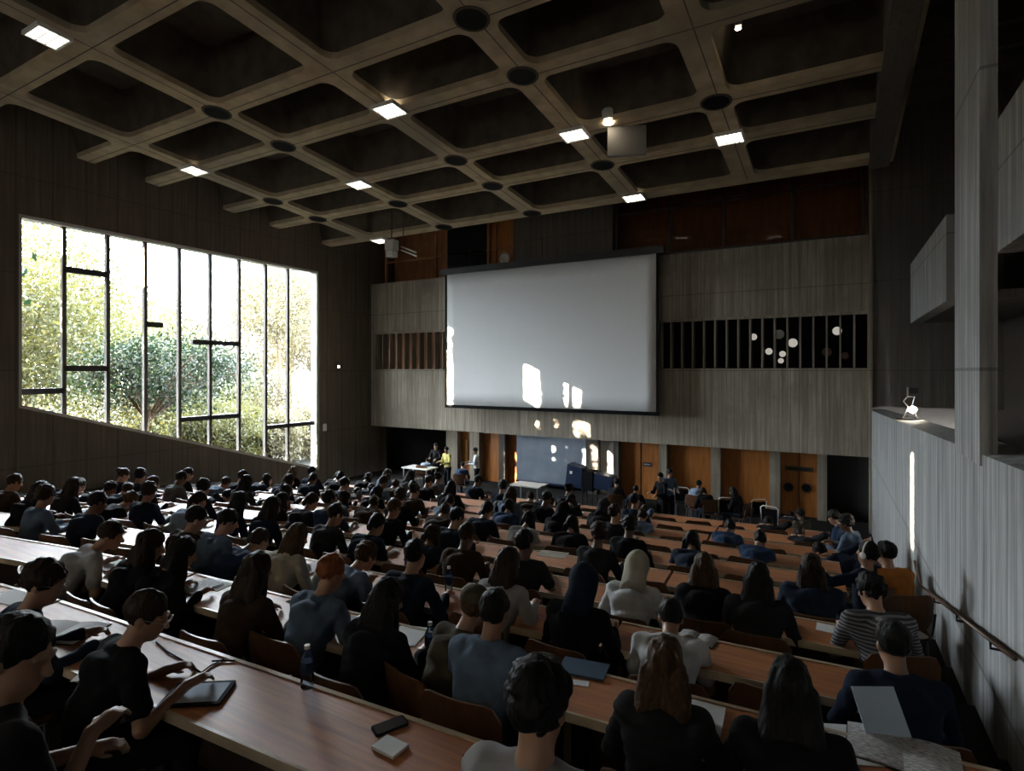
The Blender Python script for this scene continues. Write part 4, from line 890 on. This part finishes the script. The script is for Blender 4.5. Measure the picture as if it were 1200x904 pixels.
# pale steel chairs along the front
pc = None
for i, u in enumerate((850, 905, 884, 800)):
    y = (16.4, 15.9, 16.6, 17.2)[i]
    if pc is None:
        pc = make_chair('black'); 
        mb = MB(); mb.tube([(-.20, -.20, .5), (-.21, -.25, .88), (-.15, -.262, .93), (.15, -.262, .93), (.21, -.25, .88), (.20, -.20, .5)], .016, 6); mb.build('back_frame', 'white_plastic', pc); c = pc
        for ch in pc.children: pass
    else: c = copy_tree(pc)
    c.location = (at_y(u, 600, y).x, y, -4.35); c.rotation_euler = (0, 0, (.3, -.2, .6, .1)[i]); c.name = 'folding_chair'
    tag(c, 'empty chair with white tube frame at the front, %s counted from the dark exit' % ORD[1+sorted((905, 884, 850, 800), reverse=True).index(u)], 'chair', 'white framed chairs at the front')
# sitters on the far right steps
for i, (u, v, k, top, pi) in enumerate(((1004, 606, 8, 'steel_blue', 4), (1009, 588, 9, 'blue', 0), (995, 618, 7, 'navy', 5))):
    s = ends[k]+.28; y = yfar(k)-.5; e = crowd_person(k, s, y, pi, top, 'black', 1.1, zfl(k)); people[-1][3] += ' turned sideways in the aisle by the right wall'
    busy[k].append(s); c = chair_at(k, s, y, 1.1, 'taken')
# ---- labels of people and chairs
for k in sorted({p[0] for p in people}):
    for L_, kind in ((people, 'p'), (chairs, 'c')):
        rowl = sorted([p for p in L_ if p[0] == k], key=lambda p: -p[1])
        for i, p in enumerate(rowl):
            o = p[2]; n = ORD[i+1] if i+1 < len(ORD) else 'last'; rn = 'behind the first desk row' if k < 0 else ('' if k > 20 else 'in row %s' % ORD[k+1])
            if kind == 'p':
                own = p[4] is not None or k == 99
                tag(o, p[3] if own else '%s, %s from right %s' % (p[3].split(' turned')[0].replace('person with ', 'person, '), n, rn), 'person', 'people at the front' if k == 99 else 'students seated at the desks')
            else:
                if k == 99: tag(o, p[3], 'chair', 'chairs at the front')
                else: tag(o, '%s brown plywood chair, %s from right %s' % ('occupied' if p[3] == 'taken' else 'empty', n, rn), 'chair', 'plywood chairs at the desks')
# ================================================================== THINGS ON THE DESKS
def on(k, u, v): return at_z(u, v, ztop(k)+.001)
def place(o, p, rz=0): o.location = p; o.rotation_euler = (0, 0, rz); return o
def sheet(k, u, v, w, h, rz, m, lab, name='paper_sheet', th=.003, cat='paper', group=None):
    mb = MB(); mb.box((-w/2, -h/2, 0), (w/2, h/2, th)); o = place(mb.build(name, m), on(k, u, v), PH+rz); return tag(o, lab, cat, group)
def bottle(k, u, v, lab, cap='white_plastic'):
    e = place(empty('water_bottle'), on(k, u, v)); tag(e, lab, 'bottle')
    mb = MB(); mb.lathe([(.028, 0), (.032, .01), (.032, .06), (.029, .075), (.032, .09), (.032, .14), (.014, .18), (.012, .19)], n=16); mb.build('bottle_body', 'bottle_plastic', e, smooth=True)
    mb = MB(); mb.lathe([(.0325, .075), (.0325, .13)], n=16); mb.build('wrapper', 'cloth_blue', e)
    mb = MB(); mb.lathe([(.014, .19), (.014, .208)], n=12); mb.build('cap', cap, e)
bottle(0, 360, 806, 'clear plastic water bottle with blue wrapper on the nearest desk'); bottle(1, 504, 771, 'clear water bottle on the second desk beside the black coat')
bottle(2, 526, 694, 'blue wrapped water bottle on the third desk')
sheet(0, 457, 877, .12, .09, -.1, 'paper', 'folded white napkin on the nearest desk', 'paper_napkin', .012, 'napkin')
def phone(k, u, v, rz, lab):
    e = place(empty('phone'), on(k, u, v), PH+rz); tag(e, lab, 'phone')
    mb = MB(); mb.prism(rrect(.075, .15, .012, 3), 0, .009); mb.build('phone_case', 'black', e); mb = MB(); mb.prism(rrect(.066, .138, .006, 2), .009, .0098); mb.build('display', 'tablet', e)
phone(0, 457, 852, -.5, 'black phone lying on the nearest desk above the napkin')
def tablet(k, u, v, rz, lab, sc_=1):
    e = place(empty('tablet_computer'), on(k, u, v), PH+rz); tag(e, lab, 'tablet')
    mb = MB(); mb.prism(rrect(.28*sc_, .20*sc_, .012, 3), 0, .012); mb.build('tablet_case', 'black', e); mb = MB(); mb.box((-.12*sc_, -.08*sc_, .012), (.12*sc_, .08*sc_, .0135)); mb.build('display', 'paper_blue', e)
tablet(0, 232, 815, .55, 'tablet under the hands of the person in black t-shirt')
def pen(k, u, v, rz, lab, z=.006, m='black'):
    e = place(empty('pen'), on(k, u, v)+Vector((0, 0, z)), PH+rz); tag(e, lab, 'pen')
    mb = MB(); mb.tube([(-.06, 0, 0), (.06, 0, 0)], .0045, 8); mb.build('barrel', m, e); mb = MB(); mb.tube([(.06, 0, 0), (.072, 0, 0)], .0045, 8, taper=.001); mb.build('tip', 'steel', e)
pen(0, 262, 776, .5, 'dark pen lying by the far edge of the nearest desk'); pen(0, 556, 895, -.2, 'black pen at the bottom beside the grey t-shirt')
a_ = on(0, 183, 754); pts = [on(0, u, v)-a_ for u, v in ((183, 754), (196, 765), (215, 776), (236, 790), (246, 782), (262, 774))]
cb = MB(); cb.tube([tuple(p+Vector((0, 0, .005))) for p in pts], .0045, 6); tag(place(cb.build('cable', 'black', smooth=True), a_), 'thin dark cable lying across the nearest desk before the black t-shirt', 'cable')
def notebook(k, u, v, w, h, rz, m, lab, opened=True):
    e = place(empty('notebook'), on(k, u, v), PH+rz); tag(e, lab, 'notebook')
    if opened:
        for s in (-1, 1):
            mb = MB(); n = 6; top = []
            for i in range(n+1): x = s*w/2*i/n; top.append((x, .004+.014*math.sin(math.pi*min(1, i/n*1.0))*.8))
            vs = [(x, -h/2, z) for x, z in top]+[(x, h/2, z) for x, z in top]+[(x, -h/2, 0) for x, z in top]+[(x, h/2, 0) for x, z in top]; q = n+1
            fs = [(i, i+1, i+1+q, i+q) for i in range(n)]+[(i+2*q, i, i+1, i+1+2*q) for i in range(n)]+[(i+q, i+3*q, i+1+3*q, i+1+q) for i in range(n)]+[(n, n+q, n+3*q, n+2*q)]
            mb.add(vs, fs); mb.build('page', m, e)
    mb = MB(); mb.box((-w/2-.004, -h/2-.004, 0), (w/2+.004, h/2+.004, .004)); mb.build('cover', 'black' if opened else m, e)
notebook(0, 72, 742, .40, .26, .35, 'paper', 'open white notebook before the curly haired person at the left edge')
notebook(0, 20, 699, .30, .22, .1, 'paper', 'closed pale notebook at the far left end of the nearest desk', False)
sheet(0, 125, 782, .20, .26, .6, 'paper', 'white sheet on the nearest desk behind the black t-shirt')
sheet(1, 1006, 873, .20, .28, .35, 'paper', 'white sheet on the second desk left of the open book')
notebook(1, 1058, 884, .42, .27, -.1, 'print', 'open printed book at the bottom right corner')
# standing page of the book
o = MB(); o.box((-.10, 0, 0), (.10, .004, .21)); o = place(o.build('booklet', 'paper_blue'), on(1, 1043, 866), PH+.2); o.rotation_euler = (R(-38), 0, PH+.45); tag(o, 'blue printed booklet propped against the open book', 'booklet')
sheet(1, 684, 785, .26, .17, .1, 'blue_folder', 'dark blue folder on the second desk', 'folder', .012, 'folder'); sheet(1, 679, 801, .10, .05, .2, 'paper', 'small white note under the blue folder', 'note')
notebook(2, 817, 749, .24, .16, -.15, 'print', 'open magazine with dark picture on the third desk')
sheet(3, 970, 737, .15, .14, -.1, 'paper', 'pale sheet on the fourth desk near its right end, left one'); sheet(3, 993, 739, .18, .12, -.1, 'print', 'printed sheet on the fourth desk near its right end, right one')
sheet(2, 828, 706, .3, .12, .1, 'paper', 'white paper on the fourth desk before the long brown hair')
for (k, u, v, w, h, rz, m, lab) in ((1, 295, 712, .25, .2, .2, 'paper', 'white sheet with black pen case beside the long dark hair'), (1, 250, 685, .3, .2, .1, 'paper', 'white notebook left of the long straight dark hair'), (1, 478, 745, .2, .25, .2, 'paper', 'white sheet by the black coat on the second desk'),
        (1, 352, 705, .16, .14, -.2, 'tablet', 'dark tablet beside the ginger hair'), (2, 320, 655, .3, .2, .2, 'paper', 'spread white papers by the cream top'), (2, 560, 690, .25, .18, .1, 'cloth_cream', 'pale sheet on the third desk beside the grey top'), (3, 648, 650, .3, .2, .1, 'cloth_cream', 'cream notebook on the fourth desk left of the navy hood')):
    sheet(k, u, v, w, h, rz, m, lab)
rnd = random.Random(3); cnt = {}
for p in [q for q in people if 0 <= q[0] < NR and q[5] is None] + [q for q in people if 1 <= q[0] <= 4 and q[5] is not None]:
    k, s = p[0], p[1]
    if s > ends[k]-.1 or rnd.random() > .75: continue
    ds = rnd.uniform(-.08, .10); kind = rnd.choice(('paper', 'paper', 'paper', 'print', 'paper_blue', 'tablet'))
    mb = MB(); w, h = rnd.choice(((.21, .28), (.30, .21), (.21, .25))); h = min(h, .27); mb.box((-w/2, -h/2, 0), (w/2, h/2, .004)); o = mb.build({'paper': 'paper_sheet', 'print': 'printed_sheet', 'paper_blue': 'notepad', 'tablet': 'tablet_computer'}[kind], kind)
    o.location = row(s+ds, yfar(k)-.17+bow(s), ztop(k)+.0095+.002*rnd.random()); o.rotation_euler = (0, 0, PH+rnd.uniform(-.12, .12)); p.append(o)
    rowl = sorted([q for q in people if q[0] == k], key=lambda q: -q[1]); i = rowl.index(p)
    tag(o, '%s before the %s sitter from the right at %s desk row' % ({'paper': 'white paper sheet', 'print': 'printed sheet', 'paper_blue': 'pale blue notepad', 'tablet': 'dark tablet'}[kind], ORD[min(i+1, len(ORD)-1)], ORD[k+1]), 'paper' if kind != 'tablet' else 'tablet', 'papers and pads on the desks')
# ================================================================== OUTSIDE
gr = MB(); gr.add([(XL-.5, -40, -4.6), (XL-.5, 60, -4.9), (-140, 60, -4.5), (-140, -40, -3.5)], [(0, 1, 2, 3)]); g = struct(gr.build('lawn', 'grass'))
def tree(base, trunk_h, crown, nleaf, ls, m, lab, spread=3.0, gaps=None, lean_=(0, 0), name='tree', br=9, tr=.16, shell=False):
    rnd = np.random.RandomState(int(abs(base[0]*7+base[1]*13)) % 9999); e = empty(name, base); tag(e, lab, 'tree', None)
    mb = MB(); top = Vector((lean_[0], lean_[1], trunk_h)); mid = top*.5+Vector((rnd.uniform(-.2, .2), rnd.uniform(-.2, .2), 0))
    mb.tube([(0, 0, -.3), tuple(mid), tuple(top)], tr, 8, taper=tr*.7); tips = []
    cc = Vector(crown[0]); cr = Vector(crown[1])
    for i in range(br):
        q = rnd.normal(size=3); q /= np.linalg.norm(q); q[2] = abs(q[2])*.8-.15; tgt = cc+Vector((q[0]*cr.x, q[1]*cr.y, q[2]*cr.z))*.85
        m1 = top.lerp(tgt, .45)+Vector((0, 0, .12*cr.z)); mb.tube([tuple(top*.85), tuple(m1), tuple(tgt)], tr*.45, 6, taper=.02); tips.append((m1, tgt))
        for _ in range(3):
            j = Vector(rnd.normal(size=3)*.25)*cr.x*.5; mb.tube([tuple(m1.lerp(tgt, rnd.uniform(.2, .8))), tuple(tgt+j)], .03, 5, taper=.01, cap=False); tips.append((m1, tgt+j))
    mb.build('trunk', 'bark', e)
    # leaves in clumps
    nc = max(20, nleaf//55); cen = rnd.normal(size=(nc, 3)); cen /= np.linalg.norm(cen, axis=1)[:, None]; cen *= (rnd.uniform(.15, 1, (nc, 1))**.5)
    cen = np.array(cc)+cen*np.array(cr)
    idx = rnd.randint(0, nc, nleaf); P = cen[idx]+rnd.normal(size=(nleaf, 3))*np.array((.16, .16, .11))*max(cr.x, .8)*spread/3*1.2
    if gaps is not None:
        W_ = P+np.array(base); d = np.array(SUN_D); t_ = (XL-W_[:, 0])/d[0]; Q = W_+d*t_[:, None]
        keep = np.ones(len(P), bool)
        for (a, b, c_, d_) in gaps: keep &= ~((Q[:, 1] > a-.11) & (Q[:, 1] < b+.11) & (Q[:, 2] > c_-.11) & (Q[:, 2] < d_+.11))
        P = P[keep]
    n = len(P); A = rnd.normal(size=(n, 3)); A /= np.linalg.norm(A, axis=1)[:, None]; B = np.cross(A, rnd.normal(size=(n, 3))); B /= np.linalg.norm(B, axis=1)[:, None]
    sz = ls*rnd.uniform(.6, 1.3, (n, 1)); V = np.empty((n, 4, 3)); V[:, 0] = P-A*sz; V[:, 1] = P+B*sz*.5; V[:, 2] = P+A*sz; V[:, 3] = P-B*sz*.5
    me = bpy.data.meshes.new('foliage'); me.vertices.add(n*4); me.vertices.foreach_set('co', V.reshape(-1)); me.loops.add(n*4); me.loops.foreach_set('vertex_index', np.arange(n*4)); me.polygons.add(n)
    me.polygons.foreach_set('loop_start', np.arange(n)*4); me.polygons.foreach_set('loop_total', np.full(n, 4)); me.update(calc_edges=True); link('foliage', me, e, m)
# unseen trees added to block the low sun, leaf gaps shaped for sun patches
def patch(u0, v0, u1, v1, y):
    a = at_y(u0, v0, y); b = at_y(u1, v1, y); res = []
    for p in (a, b): t_ = (p.x-XL)/SUN_D.x; res.append(p-SUN_D*t_)
    return (min(res[0].y, res[1].y), max(res[0].y, res[1].y), min(res[0].z, res[1].z), max(res[0].z, res[1].z))
GAPS = [patch(609, 421, 633, 478, YS), patch(662, 448, 670, 480, YS), patch(674, 455, 680, 478, YS), patch(624, 490, 635, 510, D), patch(649, 491, 655, 505, D), patch(672, 492, 678, 512, D), patch(683, 492, 695, 515, D), patch(722, 495, 728, 516, D),
        patch(648, 523, 656, 543, YB), patch(668, 525, 674, 548, YB), patch(687, 526, 695, 553, YB), patch(705, 526, 720, 562, YB), patch(727, 531, 733, 566, YB), patch(603, 530, 607, 590, YB), patch(524, 370, 531, 478, YS)]  # foliage is cut open along the sun's path so these patches fall indoors
# dark spreading tree just outside the window
b0 = at_x(160, 500, -24.5); tc_ = at_x(190, 440, -24.5)
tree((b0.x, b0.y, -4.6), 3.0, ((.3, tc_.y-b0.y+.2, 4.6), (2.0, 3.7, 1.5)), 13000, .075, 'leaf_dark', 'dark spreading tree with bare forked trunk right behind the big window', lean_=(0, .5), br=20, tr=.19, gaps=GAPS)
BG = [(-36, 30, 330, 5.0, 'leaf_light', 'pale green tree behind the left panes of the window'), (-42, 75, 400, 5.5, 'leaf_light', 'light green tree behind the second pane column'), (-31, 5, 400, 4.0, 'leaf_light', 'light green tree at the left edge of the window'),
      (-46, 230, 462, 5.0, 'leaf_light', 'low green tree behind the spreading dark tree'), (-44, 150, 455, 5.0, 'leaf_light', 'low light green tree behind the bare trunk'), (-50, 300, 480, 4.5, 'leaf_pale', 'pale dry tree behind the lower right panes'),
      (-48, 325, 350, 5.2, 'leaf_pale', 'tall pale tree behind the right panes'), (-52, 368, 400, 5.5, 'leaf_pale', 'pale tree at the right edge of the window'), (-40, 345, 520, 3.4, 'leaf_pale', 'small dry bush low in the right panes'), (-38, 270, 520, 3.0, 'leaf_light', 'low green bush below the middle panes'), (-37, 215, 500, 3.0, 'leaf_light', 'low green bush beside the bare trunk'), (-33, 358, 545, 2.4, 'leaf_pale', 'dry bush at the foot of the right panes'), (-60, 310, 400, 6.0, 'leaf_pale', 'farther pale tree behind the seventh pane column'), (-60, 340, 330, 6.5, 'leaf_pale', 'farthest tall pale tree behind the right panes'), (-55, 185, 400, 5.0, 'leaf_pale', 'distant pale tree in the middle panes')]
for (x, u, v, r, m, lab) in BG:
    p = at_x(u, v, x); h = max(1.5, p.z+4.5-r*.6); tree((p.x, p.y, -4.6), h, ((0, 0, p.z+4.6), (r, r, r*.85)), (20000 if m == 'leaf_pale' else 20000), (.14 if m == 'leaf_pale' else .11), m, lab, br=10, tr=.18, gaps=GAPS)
for i, (u, m) in enumerate(((235, 'leaf_light'), (268, 'leaf_light'), (300, 'leaf_light'), (328, 'leaf_pale'), (352, 'leaf_pale'), (374, 'leaf_pale'), (392, 'leaf_pale'))):
    p = at_x(u, 520, -25.5+(i % 2)); tree((p.x, p.y, -4.7), .5, ((0, 0, 1.35), (1.3, 1.7, 1.3)), 7000, .09, m, 'low bush outside under the window, %s counted along the lawn' % ORD[i+1], br=7, tr=.05)
for i, (x, y, z, r, nl) in enumerate(((-23.5, 3.5, 3.5, 3.2, 26000), (-23.0, -1.5, 4.5, 3.4, 26000), (-27, 1, 6.5, 4.0, 30000), (-27.5, 4.2, 7.5, 3.4, 24000), (-28, -4, 3.0, 4.2, 26000), (-24.5, .8, .5, 3.3, 24000))):
    tree((x, y, -4.6), max(1.5, z+4.6-r*.6), ((0, 0, z+4.6), (r, r, r)), int(nl*1.6), .17, 'leaf_dark', 'unseen dense tree added to shade the window, %s of the shading trees' % ORD[i+1], gaps=GAPS, br=9, tr=.2, spread=3.6)
print('people', len(people), 'chairs', len(chairs), 'objs', len(bpy.data.objects))
